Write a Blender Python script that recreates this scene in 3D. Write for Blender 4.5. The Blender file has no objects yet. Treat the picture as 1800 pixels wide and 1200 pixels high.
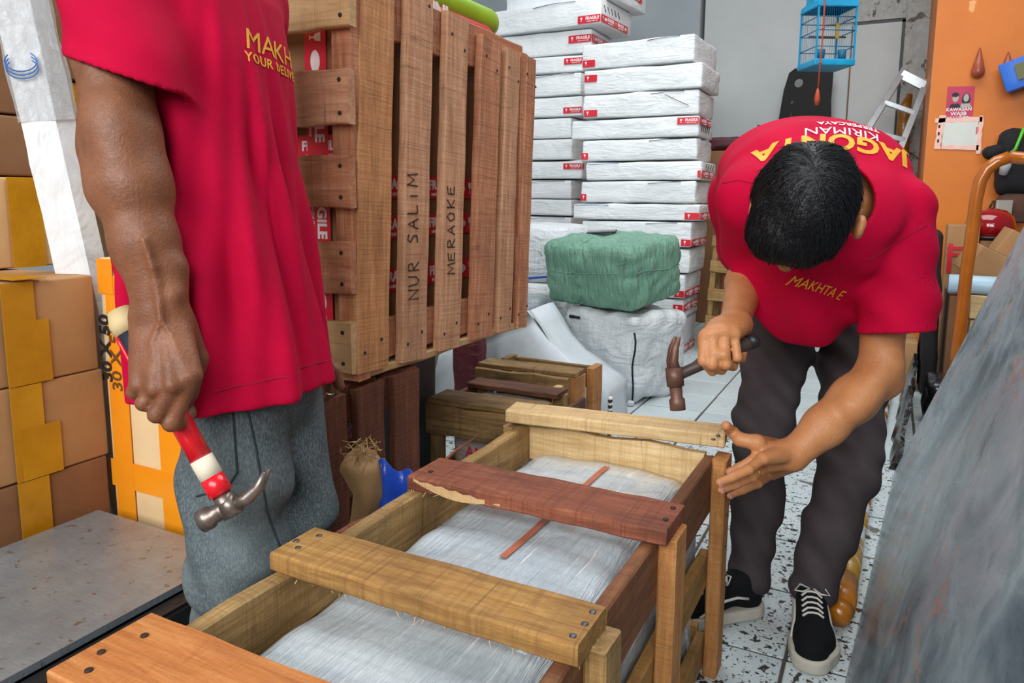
import bpy, bmesh, math, random
import numpy as np
from mathutils import Vector, Matrix, Euler, noise
from mathutils.bvhtree import BVHTree

scene = bpy.context.scene
COL = scene.collection
# ------------------------------------------------------------------ camera
FPX, PX, PY = 1301.4, 898.0, 529.0
_p, _r, _y = math.radians(8.07), math.radians(-0.38), math.radians(-27.0)
FW = Vector((math.sin(_y)*math.cos(_p), math.cos(_y)*math.cos(_p), -math.sin(_p)))
_rt = Vector((math.cos(_y), -math.sin(_y), 0)); _dn = FW.cross(_rt)
RT = math.cos(_r)*_rt + math.sin(_r)*_dn
DN = -math.sin(_r)*_rt + math.cos(_r)*_dn
CAM = Vector((0, 0, 1.0))
cd = bpy.data.cameras.new('camera'); cam = bpy.data.objects.new('camera', cd); COL.objects.link(cam)
cd.sensor_width = 36; cd.lens = FPX/1800*36; cd.shift_x = (900-PX)/1800; cd.shift_y = -(600-PY)/1800
cd.clip_start = .02
cam.matrix_world = Matrix(((RT.x, -DN.x, -FW.x, CAM.x), (RT.y, -DN.y, -FW.y, CAM.y), (RT.z, -DN.z, -FW.z, CAM.z), (0, 0, 0, 1)))
scene.camera = cam
# ------------------------------------------------------------------ light
wd = bpy.data.worlds.new('world'); scene.world = wd; wd.use_nodes = True
bg = wd.node_tree.nodes['Background']; bg.inputs[0].default_value = (.90, .96, 1.0, 1); bg.inputs[1].default_value = .15
def area(name, loc, target, sx, sy, power, col=(1, 1, 1)):
    l = bpy.data.lights.new(name, 'AREA'); l.shape = 'RECTANGLE'; l.size = sx; l.size_y = sy; l.energy = power; l.color = col
    o = bpy.data.objects.new(name, l); COL.objects.link(o); o.location = loc
    o.rotation_euler = (Vector(target)-Vector(loc)).to_track_quat('-Z', 'Y').to_euler()
    return o
area('daylight_shop_front', (-.2, -3.0, 2.9), (-.7, 2.2, .6), 4.6, 2.4, 300, (.97, .985, 1.0))
area('daylight_skylight', (-.4, 3.0, 4.1), (-.6, 2.4, 0), 3.4, 2.8, 135, (.93, .97, 1.0))
vs = scene.view_settings; vs.view_transform = 'Standard'; vs.look = 'None'; vs.gamma = 1; vs.use_curve_mapping = False; vs.exposure = 0.14

def ray(u, v): return RT*((u-PX)/FPX) + DN*((v-PY)/FPX) + FW
def P(u, v, x=None, y=None, z=None, t=None):
    d = ray(u, v)
    if x is not None: t = (x-CAM.x)/d.x
    if y is not None: t = (y-CAM.y)/d.y
    if z is not None: t = (z-CAM.z)/d.z
    return CAM + d*t
# ------------------------------------------------------------------ object helpers
W = {}
I4 = Matrix.Identity(4)
def link(o, parent=None, M=I4):
    COL.objects.link(o); o.matrix_basis = M; W[o.name] = M.copy()
    if parent is not None:
        o.parent = parent; o.matrix_parent_inverse = W[parent.name].inverted()
    return o
def tag(o, label, cat, group=None, kind=None):
    o['label'] = label
    if cat: o['category'] = cat
    if group: o['group'] = group
    if kind: o['kind'] = kind
    return o
def thing(name, label, cat, loc=(0, 0, 0), group=None, M=None):
    o = bpy.data.objects.new(name, None); o.empty_display_size = .05
    link(o, None, M if M is not None else Matrix.Translation(Vector(loc)))
    return tag(o, label, cat, group)
def mkmesh(name, v, f, smooth=False):
    m = bpy.data.meshes.new(name); m.from_pydata([tuple(map(float, a)) for a in v], [], f); m.update()
    if smooth: m.polygons.foreach_set('use_smooth', [True]*len(m.polygons))
    return m
def obj(name, me, mat, parent=None, M=I4):
    o = bpy.data.objects.new(name, me)
    if mat is not None:
        if not me.materials: me.materials.append(mat)
        elif me.materials[0] != mat:
            o.material_slots[0].link = 'OBJECT'; o.material_slots[0].material = mat
    return link(o, parent, M)
def struct(o): o['kind'] = 'structure'; return o
def frame(c, ax, ay=None):
    ax = Vector(ax).normalized(); ay = Vector(ay) if ay is not None else Vector((0, 0, 1)).cross(ax)
    az = ax.cross(ay).normalized(); ay = az.cross(ax)
    return Matrix(((ax.x, ay.x, az.x, c[0]), (ax.y, ay.y, az.y, c[1]), (ax.z, ay.z, az.z, c[2]), (0, 0, 0, 1)))
def T(*a): return Matrix.Translation(Vector(a))
def Rz(d): return Matrix.Rotation(math.radians(d), 4, 'Z')
def Rx(d): return Matrix.Rotation(math.radians(d), 4, 'X')
def Ry(d): return Matrix.Rotation(math.radians(d), 4, 'Y')
def boxmesh(sx, sy, sz, name='box'):
    x, y, z = sx/2, sy/2, sz/2
    return mkmesh(name, [(-x, -y, -z), (x, -y, -z), (x, y, -z), (-x, y, -z), (-x, -y, z), (x, -y, z), (x, y, z), (-x, y, z)],
                  [(0, 3, 2, 1), (4, 5, 6, 7), (0, 1, 5, 4), (1, 2, 6, 5), (2, 3, 7, 6), (3, 0, 4, 7)])
def plankmesh(L, Wd, Th, seed=0, nx=6, jit=.0025, ch=.003, warp=.0, nick=0):
    """rough-sawn board, long axis X; chamfered section, uneven edges, splintered ends"""
    rnd = random.Random(seed); v = []; f = []
    w, t = Wd/2, Th/2
    sec = [(-w+ch, -t), (w-ch, -t), (w, -t+ch), (w, t-ch), (w-ch, t), (-w+ch, t), (-w, t-ch), (-w, -t+ch)]
    a1, a2 = rnd.uniform(0, 6), rnd.uniform(0, 6)
    for i in range(nx+1):
        x = -L/2+L*i/nx
        e1 = jit*math.sin(a1+i*1.7)+rnd.uniform(-jit, jit)*.6; e2 = jit*math.sin(a2+i*1.3)+rnd.uniform(-jit, jit)*.6
        dz = warp*math.sin(math.pi*i/nx)
        for j, (y, z) in enumerate(sec):
            yy = y+(e1 if y < 0 else e2)
            xx = x
            if i in (0, nx): xx += rnd.uniform(-1, 1)*jit*.7
            v.append((xx, yy, z+dz+rnd.uniform(-jit, jit)*.25))
    for i in range(nx):
        for j in range(8):
            a = i*8+j; b = i*8+(j+1) % 8
            f.append((a, a+8, b+8, b))
    f.append(tuple(range(8))); f.append(tuple(reversed(range(nx*8, nx*8+8))))
    return mkmesh('plank', v, f)
_seed = [10]
def plank(name, parent, a, b, wdir, Wd, Th, mat, nx=6, jit=.0025, ch=.003, warp=0):
    """board from a to b (centre line), width along wdir"""
    a, b = Vector(a), Vector(b); _seed[0] += 1
    return obj(name, plankmesh((b-a).length, Wd, Th, _seed[0], nx, jit, ch, warp), mat, parent, frame((a+b)/2, b-a, wdir))
def softbox(sx, sy, sz, r=.02, n=7, amp=.004, sc=6.0, seed=0, bulge=0.0, crease=0.0):
    """rounded, slightly crumpled box centred on its base (z from 0)"""
    v = []; f = []; idx = {}
    hx, hy, hz = sx/2, sy/2, sz/2
    def ticks(h):
        e = min(r/h, .45); c = [-1, -1+e*.45, -1+e]+[(-1+e)+(2-2*e)*k/n for k in range(1, n)]+[1-e, 1-e*.45, 1]
        return c
    tx, ty, tz = ticks(hx), ticks(hy), ticks(hz)
    off = Vector((seed*3.17, seed*1.31, seed*2.7))
    def vid(i, j, k):
        key = (i, j, k)
        if key in idx: return idx[key]
        p = Vector((tx[i]*hx, ty[j]*hy, tz[k]*hz))
        q = Vector((max(-hx+r, min(hx-r, p.x)), max(-hy+r, min(hy-r, p.y)), max(-hz+r, min(hz-r, p.z))))
        d = p-q; nn = d.normalized() if d.length > 1e-9 else Vector((0, 0, 1))
        p = q+nn*r if d.length > 1e-9 else p
        if bulge:
            p.x += bulge*tx[i]*(1-ty[j]**2)*(1-tz[k]**2*.8); p.y += bulge*ty[j]*(1-tx[i]**2)*(1-tz[k]**2*.8); p.z += bulge*.6*tz[k]*(1-tx[i]**2)*(1-ty[j]**2)
        s = noise.noise(p*sc+off)*amp+noise.noise(p*sc*2.7+off)*amp*.5
        if crease: s += crease*(abs(noise.noise(Vector((p.x*3+p.z*5, p.y*3-p.z*4, p.x*4-p.y*4))*1.8+off))-.25)
        p = p+nn*s
        p.z = max(p.z, -hz)
        idx[key] = len(v); v.append((p.x, p.y, p.z+hz)); return idx[key]
    nX, nY, nZ = len(tx)-1, len(ty)-1, len(tz)-1
    for i in range(nX):
        for j in range(nY):
            f.append((vid(i, j, 0), vid(i, j+1, 0), vid(i+1, j+1, 0), vid(i+1, j, 0)))
            f.append((vid(i, j, nZ), vid(i+1, j, nZ), vid(i+1, j+1, nZ), vid(i, j+1, nZ)))
    for i in range(nX):
        for k in range(nZ):
            f.append((vid(i, 0, k), vid(i+1, 0, k), vid(i+1, 0, k+1), vid(i, 0, k+1)))
            f.append((vid(i, nY, k), vid(i, nY, k+1), vid(i+1, nY, k+1), vid(i+1, nY, k)))
    for j in range(nY):
        for k in range(nZ):
            f.append((vid(0, j, k), vid(0, j, k+1), vid(0, j+1, k+1), vid(0, j+1, k)))
            f.append((vid(nX, j, k), vid(nX, j+1, k), vid(nX, j+1, k+1), vid(nX, j, k+1)))
    return mkmesh('softbox', v, f, True)
def tubemesh(pts, rad, n=10, cap=True, smooth=True):
    pts = [Vector(p) for p in pts]; v = []; f = []
    rads = rad if isinstance(rad, (list, tuple)) else [rad]*len(pts)
    up = None
    for i, p in enumerate(pts):
        d = (pts[min(i+1, len(pts)-1)]-pts[max(i-1, 0)]).normalized()
        if up is None: up = d.orthogonal().normalized()
        up = (up-d*up.dot(d)).normalized(); sd = d.cross(up)
        for k in range(n):
            a = 2*math.pi*k/n; v.append(p+(up*math.cos(a)+sd*math.sin(a))*rads[i])
    for i in range(len(pts)-1):
        for k in range(n):
            a = i*n+k; b = i*n+(k+1) % n; f.append((a, b, b+n, a+n))
    if cap: f.append(tuple(reversed(range(n)))); f.append(tuple(range((len(pts)-1)*n, len(pts)*n)))
    return mkmesh('tube', v, f, smooth)
def lathe(prof, n=20, name='lathe'):
    """profile [(r,z)] about local Z"""
    v = []; f = []
    for r, z in prof:
        for k in range(n): a = 2*math.pi*k/n; v.append((r*math.cos(a), r*math.sin(a), z))
    for i in range(len(prof)-1):
        for k in range(n): a = i*n+k; b = i*n+(k+1) % n; f.append((a, b, b+n, a+n))
    f.append(tuple(reversed(range(n)))); f.append(tuple(range((len(prof)-1)*n, len(prof)*n)))
    return mkmesh(name, v, f, True)
def joinmesh(parts, smooth=False):
    v = []; f = []
    for me, M in parts:
        o = len(v); v += [tuple(M @ q.co) for q in me.vertices]; f += [tuple(o+i for i in p.vertices) for p in me.polygons]
    return mkmesh('joined', v, f, smooth)
_txt = {}
def textmesh(s, size=.05, ext=.0006, shear=0.0, align='CENTER', bold=0.0, sp=1.0):
    if 'M' in s: bold = 0.0          # a bold offset breaks the glyph's fill
    key = (s, size, ext, shear, align, bold, sp)
    if key in _txt: return _txt[key]
    c = bpy.data.curves.new('lettering', 'FONT'); c.body = s; c.size = size; c.extrude = ext; c.shear = shear; c.align_x = align; c.align_y = 'CENTER'; c.offset = bold; c.space_character = sp
    c.resolution_u = 3
    o = bpy.data.objects.new('lettering_src', c); COL.objects.link(o)
    dg = bpy.context.evaluated_depsgraph_get(); dg.update()
    me = bpy.data.meshes.new_from_object(o.evaluated_get(dg))
    bpy.data.objects.remove(o); bpy.data.curves.remove(c); me.materials.clear()
    _txt[key] = me
    return me
# ------------------------------------------------------------------ materials
def lin(c):
    if isinstance(c, str): c = tuple(int(c[i:i+2], 16) for i in (0, 2, 4))
    return tuple(((x/255)/12.92 if x/255 <= .04045 else ((x/255+.055)/1.055)**2.4) for x in c)+(1,)
class NT:
    def __init__(s, name):
        s.m = bpy.data.materials.new(name); s.m.use_nodes = True; s.t = s.m.node_tree; s.b = s.t.nodes['Principled BSDF']
    def n(s, ty, **k):
        o = s.t.nodes.new('ShaderNode'+ty)
        for a, b in k.items():
            if a.startswith('i_'):
                key = a[2:]
                key = int(key) if key.isdigit() else key.replace('_', ' ')
                s.set(o.inputs[key], b)
            else: setattr(o, a, b)
        return o
    def set(s, sock, val):
        if isinstance(val, bpy.types.NodeSocket): s.t.links.new(val, sock)
        elif isinstance(val, bpy.types.Node): s.t.links.new(val.outputs[0], sock)
        else: sock.default_value = val
    def coord(s, scale=(1, 1, 1), rnd=True, kind='Object'):
        tc = s.n('TexCoord').outputs[kind]
        if rnd:
            oi = s.n('ObjectInfo'); mul = s.n('Math', operation='MULTIPLY', i_0=oi.outputs['Random'], i_1=37.0)
            tc = s.n('VectorMath', operation='ADD', i_0=tc, i_1=mul.outputs[0]).outputs[0]
        return s.n('Mapping', i_Vector=tc, i_Scale=scale).outputs[0]
    def noise(s, vec, scale, detail=4, rough=.6, dist=0.0): return s.n('TexNoise', i_Vector=vec, i_Scale=scale, i_Detail=detail, i_Roughness=rough, i_Distortion=dist).outputs[0]
    def ramp(s, fac, stops):
        r = s.n('ValToRGB'); s.set(r.inputs[0], fac); e = r.color_ramp.elements
        while len(e) < len(stops): e.new(.5)
        for k, (p, c) in enumerate(stops):
            e[k].position = p; e[k].color = lin(c) if not isinstance(c, (int, float)) else (c, c, c, 1)
        return r.outputs[0]
    def mix(s, fac, a, b, mode='MIX'):
        o = s.n('MixRGB', blend_type=mode)
        s.set(o.inputs[0], fac)
        for k, q in ((1, a), (2, b)):
            s.set(o.inputs[k], lin(q) if isinstance(q, (str, tuple)) else q)
        return o.outputs[0]
    def bump(s, h, strength=.3, dist=.01):
        o = s.n('Bump', i_Strength=strength, i_Distance=dist, i_Height=h); s.set(s.b.inputs['Normal'], o.outputs[0])
    def fin(s, col, rough=.6, **k):
        s.set(s.b.inputs['Base Color'], lin(col) if isinstance(col, (str, tuple)) else col)
        s.set(s.b.inputs['Roughness'], rough)
        for a, b in k.items(): s.set(s.b.inputs[a.replace('_', ' ')], b)
        return s.m
def simple(name, c1, c2=None, scale=8, rough=.6, bump=0, bscale=30, vec=(1, 1, 1), **k):
    t = NT(name); co = t.coord(vec)
    col = c1
    if c2: col = t.ramp(t.noise(co, scale, 5), [(.3, c1), (.7, c2)])
    if bump: t.bump(t.noise(co, bscale, 5), bump, .01)
    return t.fin(col, rough, **k)
def wood(name, dark, mid, light, saw=.35, stain='3a2413', stn=.35, rough=.75):
    t = NT(name); co = t.coord((1, 1, 1))
    g = t.noise(t.n('Mapping', i_Vector=co, i_Scale=(2.2, 32, 32)).outputs[0], 2.6, 8, .7, .5)
    col = t.ramp(g, [(.25, dark), (.5, mid), (.75, light)])
    big = t.noise(t.n('Mapping', i_Vector=co, i_Scale=(1, 2.2, 2.2)).outputs[0], 4.5, 6, .65)
    col = t.mix(t.n('Math', operation='MULTIPLY', i_0=t.ramp(big, [(.46, 0.), (.68, 1.)]), i_1=stn).outputs[0], col, stain)
    # saw marks across the grain
    sm = t.noise(t.n('Mapping', i_Vector=co, i_Scale=(150, 5, 5), i_Rotation=(0, 0, .12)).outputs[0], 1.0, 3, .7)
    smr = t.ramp(sm, [(.48, 0.), (.68, 1.)])
    fine = t.ramp(t.noise(t.n('Mapping', i_Vector=co, i_Scale=(1.4, 6, 6)).outputs[0], 70, 4, .75), [(.42, 0.), (.70, 1.)])
    col = t.mix(t.n('Math', operation='MULTIPLY', i_0=fine, i_1=.32).outputs[0], col, dark)
    col = t.mix(t.n('Math', operation='MULTIPLY', i_0=smr, i_1=saw).outputs[0], col, dark)
    # scattered deep cuts
    wv = t.noise(t.n('Mapping', i_Vector=co, i_Scale=(34, 1.2, 1.2), i_Rotation=(0, 0, -.05)).outputs[0], 1.0, 1, .5)
    cut = t.n('Math', operation='MAXIMUM', i_0=t.ramp(wv, [(.655, 0.), (.668, 1.), (.68, 0.)]), i_1=t.ramp(wv, [(.335, 0.), (.345, .7), (.355, 0.)])).outputs[0]
    col = t.mix(t.n('Math', operation='MULTIPLY', i_0=cut, i_1=.42).outputs[0], col, stain)
    h = t.n('Math', operation='ADD', i_0=g, i_1=t.n('Math', operation='MULTIPLY', i_0=sm, i_1=.8).outputs[0]).outputs[0]
    t.bump(h, .5, .005)
    return t.fin(col, rough)
# wood tones
wd_slat = wood('wood_slat', 'a06a48', 'cc9a74', 'e6bc9a', saw=.35, stn=.30)
wd_slat2 = wood('wood_slat_red', '945838', 'c2845e', 'dcaa88', saw=.45, stn=.35)
wd_corner = wood('wood_corner', '9c623a', 'ca8e5a', 'e4b280', saw=.3, stn=.4)
wd_pale = wood('wood_pale', 'b08a5a', 'd0aa78', 'e2c498', saw=.3, stn=.2, stain='6b5030')
wd_cream = wood('wood_cream', 'b89058', 'd8b884', 'ecd4a6', saw=.45, stn=.3, stain='5e4a2c')
wd_red = wood('wood_reddish', '5e2c1a', '8a4a30', 'ac6a48', saw=.6, stn=.7, stain='33180f')
wd_brown = wood('wood_brown', '7d5224', 'a97c3e', 'c79c5a', saw=.55, stn=.55)
wd_orange = wood('wood_orange', '9c5420', 'c47a3c', 'd89858', saw=.05, stn=.35, stain='8a4a1c', rough=.6)
wd_rail = wood('wood_rail', '7a5a2c', 'a88450', 'c8a872', saw=.35, stn=.5)
wd_dkrail = wood('wood_dark_rail', '54301a', '7c4c2a', '9a6840', saw=.35, stn=.5)
wd_post = wood('wood_post', '94582a', 'b87e44', 'cf9c60', saw=.2, stn=.4)
wd_weath = wood('wood_weathered', '4e3a20', '8c6c40', 'b0905c', saw=.2, stn=.75, stain='2c2112')
wd_dark = wood('wood_dark', '3e2214', '63391f', '7d4e2e', saw=.3, stn=.6, stain='20100a')
wd_low_shade = wood('wood_lower_crate_shaded', '4e2616', '6e3c24', '865236', saw=.3, stn=.4)  # reddish wood, darkened so its colour carries the shade around the lower crate
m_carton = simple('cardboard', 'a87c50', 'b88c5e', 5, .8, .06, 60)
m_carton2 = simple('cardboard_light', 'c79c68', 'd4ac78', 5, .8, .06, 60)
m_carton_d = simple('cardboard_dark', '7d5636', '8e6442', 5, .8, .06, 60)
m_carton_p = simple('cardboard_pale', 'dcb684', 'e4c494', 5, .75, .04, 60)
m_tape_o = simple('tape_orange', 'ee8a14', 'f59a20', 3, .25, .05, 25, Coat_Weight=.3)
m_tape_y = simple('tape_yellow', 'b87c10', 'd49a1e', 7, .3, .25, 18, Alpha=.82)
m_tape_r = simple('tape_red', 'd0162c', 'dc2438', 4, .35)
m_print_w = simple('print_white', 'f0e6e4', rough=.6)
m_ink = simple('ink_black', '1e1712', rough=.8)
m_ink_br = simple('ink_brown', '6a4210', rough=.8)
m_black = simple('black_plastic', '141516', '1d1f21', 6, .45)
m_blk2 = simple('black_matt', '070708', '0d0d0f', 20, .7)
m_blackcloth = simple('black_cloth', '101012', '1a1a1d', 20, .85, .2, 60)
m_nail = simple('nail_steel', '4a4a50', '6a6a70', 40, .45, Metallic=.8)
m_naild = simple('nail_dark', '2a1c14', rough=.7)
m_steel = simple('hammer_steel', '6e625a', '9a8f86', 15, .38, .1, 40, Metallic=.75)
m_rust = simple('hammer_rust', '5a3c30', '7d5c4c', 18, .5, .12, 40, Metallic=.4)
def m_paperwrap():
    t = NT('white_wrap'); co = t.coord((1, 1, 1))
    col = t.ramp(t.noise(co, 4, 4), [(.3, 'dde2e4'), (.7, 'f0f3f4')])
    a = t.noise(co, 5, 3, .55, 1.2)
    b = t.noise(t.n('Mapping', i_Vector=co, i_Scale=(3, 3, 14), i_Rotation=(.3, .5, .4)).outputs[0], 2.2, 3, .5, .6)
    ridge = t.n('Math', operation='ABSOLUTE', i_0=t.n('Math', operation='SUBTRACT', i_0=b, i_1=.5).outputs[0]).outputs[0]
    t.bump(t.n('Math', operation='ADD', i_0=a, i_1=ridge).outputs[0], .5, .02)
    return t.fin(col, .42)
m_wrap = m_paperwrap()
def m_raffia(name, c1, c2, c3, ws=(7, 7, 22), bs=.7):
    t = NT(name); co = t.coord((1, 1, 1))
    fib = t.noise(t.n('Mapping', i_Vector=co, i_Scale=(60, 60, 3)).outputs[0], 1.5, 3, .6)
    big = t.noise(co, 4, 4)
    col = t.mix(.55, t.ramp(fib, [(.3, c1), (.7, c3)]), t.ramp(big, [(.35, c1), (.65, c2)]))
    wr = t.noise(t.n('Mapping', i_Vector=co, i_Scale=ws, i_Rotation=(.2, .35, 0)).outputs[0], 1.6, 4, .55, .8)
    t.bump(t.n('Math', operation='ADD', i_0=wr, i_1=t.n('Math', operation='MULTIPLY', i_0=fib, i_1=.25).outputs[0]).outputs[0], bs, .025)
    return t.fin(col, .5)
m_green = m_raffia('raffia_green', '62907a', '78a68e', '8cb8a2', (16, 16, 4), .9)
m_sack = m_raffia('raffia_white', 'c8ced2', 'dde2e4', 'eceff0', (4, 4, 11), .75)
m_sackg = m_raffia('raffia_grey', '8e979d', 'aab1b6', 'c2c9cd')
m_sackr = m_raffia('raffia_maroon', '4a1420', '631c2a', '7a2836')
def m_sheetmetal():
    t = NT('sheet_metal'); co = t.coord((1, 1, 1), False)
    n1 = t.noise(co, 6, 6, .7); n2 = t.noise(t.n('Mapping', i_Vector=co, i_Scale=(8, 60, 8), i_Rotation=(0, 0, .6)).outputs[0], 3, 4, .7)
    sp = t.noise(co, 45, 3, .6)
    col = t.mix(t.ramp(sp, [(.62, 0.), (.7, 1.)]), t.ramp(n1, [(.3, '8c98a0'), (.7, 'aebac2')]), '80766a')  # bluish base colour stands in for the sky reflected in the metal
    t.bump(t.n('Math', operation='ADD', i_0=n1, i_1=n2).outputs[0], .12, .01)
    return t.fin(col, t.ramp(n2, [(.3, .2), (.7, .42)]), Metallic=.55)
m_sheet = m_sheetmetal()
def m_tile(name, lo, hi, sc):
    t = NT(name); co = t.coord((1, 1, 1))
    base = t.ramp(t.noise(co, 3, 4), [(.3, 'b9c6c9'), (.7, 'cdd8d9')])
    s1 = t.ramp(t.noise(co, sc, 2, .5, .3), [(lo, 0.), (hi, 1.)])
    s2 = t.ramp(t.noise(co, sc*2.6, 2, .5, .5), [(lo+.02, 0.), (hi+.02, 1.)])
    s3 = t.ramp(t.noise(t.n('Mapping', i_Vector=co, i_Scale=(4, 30, 1), i_Rotation=(0, 0, .9)).outputs[0], 2.0, 3), [(.68, 0.), (.72, 1.)])
    k = t.n('Math', operation='MAXIMUM', i_0=s1, i_1=s2).outputs[0]
    k = t.n('Math', operation='MAXIMUM', i_0=k, i_1=t.n('Math', operation='MULTIPLY', i_0=s3, i_1=.5).outputs[0]).outputs[0]
    s4 = t.ramp(t.noise(co, 7, 4, .6, .6), [(.66, 0.), (.69, .85)]) if lo < .65 else 0.0
    col = t.mix(s4, t.mix(k, base, '35302b'), '4a443c')
    t.bump(k, -.2, .003)
    return t.fin(col, .38)
m_tile_w = m_tile('tile_worn', .605, .635, 52)
m_tile_c = m_tile('tile_clean', .70, .74, 40)
m_grout = simple('grout', '45403a', '5a544c', 10, .9)
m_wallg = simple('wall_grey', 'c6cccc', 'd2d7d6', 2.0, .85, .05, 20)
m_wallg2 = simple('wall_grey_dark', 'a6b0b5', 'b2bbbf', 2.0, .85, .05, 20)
def m_plaster_():
    t = NT('plaster_peeling'); co = t.coord((1, 1, 1), False)
    a = t.noise(co, 9, 6, .65, .8); b = t.noise(co, 22, 5, .7)
    col = t.mix(t.ramp(a, [(.58, 0.), (.62, 1.)]), t.ramp(b, [(.3, 'a3a5a2'), (.7, 'bdbfbb')]), t.ramp(b, [(.35, '4a453f'), (.65, '7d7770')]))
    t.bump(a, .6, .02); return t.fin(col, .9)
m_plaster = m_plaster_()
def m_orange_():
    t = NT('wall_orange'); co = t.coord((1, 1, 1), False)
    b = t.noise(co, 1.8, 6, .6); c = t.noise(co, 11, 5, .7)
    col = t.ramp(b, [(.3, 'd06a00'), (.7, 'e27c00')])
    col = t.mix(t.n('Math', operation='MULTIPLY', i_0=t.ramp(c, [(.62, 0.), (.74, 1.)]), i_1=.35).outputs[0], col, 'b86a1c')
    col = t.mix(t.ramp(t.noise(co, 7, 2), [(.76, 0.), (.78, 1.)]), col, 'f0a860')
    t.bump(b, .1, .02); return t.fin(col, .5)
m_orange = m_orange_()
m_door = simple('door_paint', 'bcc0be', 'c9cccb', 2.5, .6, .03, 15)
# ------------------------------------------------------------------ setting
def slab(name, lo, hi, mat, parent=None):
    lo, hi = Vector(lo), Vector(hi)
    return obj(name, boxmesh(*(hi-lo)), mat, parent, Matrix.Translation((lo+hi)/2))
floor = struct(slab('floor', (-4.2, -3.5, -.1), (3.0, 8.2, -.004), m_grout))
tile_me = None
SX, SY = .2925, .302
bm = bmesh.new(); bmesh.ops.create_cube(bm, size=1.0)
for v_ in bm.verts: v_.co = Vector((v_.co.x*(SX-.009), v_.co.y*(SY-.009), v_.co.z*.012))
bmesh.ops.bevel(bm, geom=[e for e in bm.edges if e.verts[0].co.z > 0 and e.verts[1].co.z > 0], offset=.002, segments=1, affect='EDGES')
tile_me = bpy.data.meshes.new('tile'); bm.to_mesh(tile_me); bm.free(); tile_me.materials.append(m_tile_w)
rt_ = random.Random(4)
for i in range(-6, 4):
    for j in range(-4, 17):
        cx = -.14+SX*(i+.5); cy = 1.909+SY*(j+.5)
        if cy > 5.45 and cx > .12: continue
        obj('tile', tile_me, m_tile_w if cy < 3.1 else m_tile_c, floor, T(cx+rt_.uniform(-.001, .001), cy+rt_.uniform(-.001, .001), -.006+rt_.uniform(-.0012, .0008)) @ Rz(rt_.uniform(-.25, .25)))
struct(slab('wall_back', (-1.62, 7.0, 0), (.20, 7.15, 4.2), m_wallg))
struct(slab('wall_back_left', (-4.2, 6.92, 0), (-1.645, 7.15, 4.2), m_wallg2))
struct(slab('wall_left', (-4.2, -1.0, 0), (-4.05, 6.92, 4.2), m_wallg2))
struct(slab('wall_right', (.165, 5.5, 0), (3.0, 7.15, 4.2), m_orange))
# peeling plaster between door and orange wall, uneven front
nn = 14
vv = []; ff = []
for i in range(5):
    for k in range(nn+1):
        xx = -.005+.17*i/4; zz = 2.75*k/nn
        vv.append((xx, 6.94+.02*noise.noise(Vector((xx*9, zz*3, 2))), zz))
for i in range(4):
    for k in range(nn):
        a = i*(nn+1)+k; ff.append((a, a+nn+1, a+nn+2, a+1))
o_ = len(vv)
for (x_, z_) in ((-.005, 0), (.165, 0), (.165, 2.75), (-.005, 2.75)): vv.append((x_, 7.0, z_))
cor = [0, 4*(nn+1), 4*(nn+1)+nn, nn]
ff += [(cor[0], cor[3], o_+3, o_), (cor[1], o_+1, o_+2, cor[2]), (cor[3], cor[2], o_+2, o_+3)]
struct(obj('trim_1', mkmesh('plaster', vv, ff), m_plaster))
struct(slab('trim_2', (-.62, 6.965, 2.44), (.165, 7.0, 2.75), m_plaster))
d1 = struct(slab('door_1', (-.385, 6.955, 0), (-.028, 6.995, 2.41), m_door))
slab('door_gap', (-.028, 6.97, 0), (-.004, 6.998, 2.43), m_black, d1)
slab('door_gap', (-.385, 6.97, 2.41), (-.004, 6.998, 2.435), m_black, d1)
slab('door_edge_seam', (-.397, 6.965, 0), (-.385, 6.998, 2.41), m_carton_d, d1)
obj('keyhole', lathe([(.014, 0), (.014, .006)], 12), m_black, d1, T(-.36, 6.955, 1.56) @ Rx(90))
# ------------------------------------------------------------------ shipping marks
def strip(parent, pts, nrm, h, mat, name='tape'):
    """flat strip following pts (list of Vectors), height h along 'up', proud by construction"""
    v = []; f = []
    for p in pts: v += [Vector(p)-Vector(nrm)*h/2, Vector(p)+Vector(nrm)*h/2]
    for i in range(len(pts)-1): f.append((2*i, 2*i+2, 2*i+3, 2*i+1))
    return obj(name, mkmesh('strip', v, f), mat, parent)
def thinbox(parent, c, size, mat, name='tape'):
    return obj(name, boxmesh(*size), mat, parent, T(*c))
FR = textmesh('FRAGILE', .030, .0004, 0, 'CENTER', .0012)
FR2 = textmesh('HANDLE WITH CARE', .0095, .0004, 0, 'CENTER', .0002)
def glass_icon():
    p = lathe([(.001, 0), (.006, .0005), (.001, .001)], 4)
    v = [(-.008, .014, 0), (.008, .014, 0), (.0065, .002, 0), (.0015, -.002, 0), (.0015, -.010, 0), (.006, -.0125, 0), (-.006, -.0125, 0), (-.0015, -.010, 0), (-.0015, -.002, 0), (-.0065, .002, 0)]
    return mkmesh('glass_icon', v, [tuple(range(len(v)))])
GL = glass_icon()
def oval_icon():
    v = [(.02*math.cos(a*math.pi/8), .011*math.sin(a*math.pi/8), 0) for a in range(16)]
    return mkmesh('oval', v, [tuple(range(16))])
OV = oval_icon()
_band = {}
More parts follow.
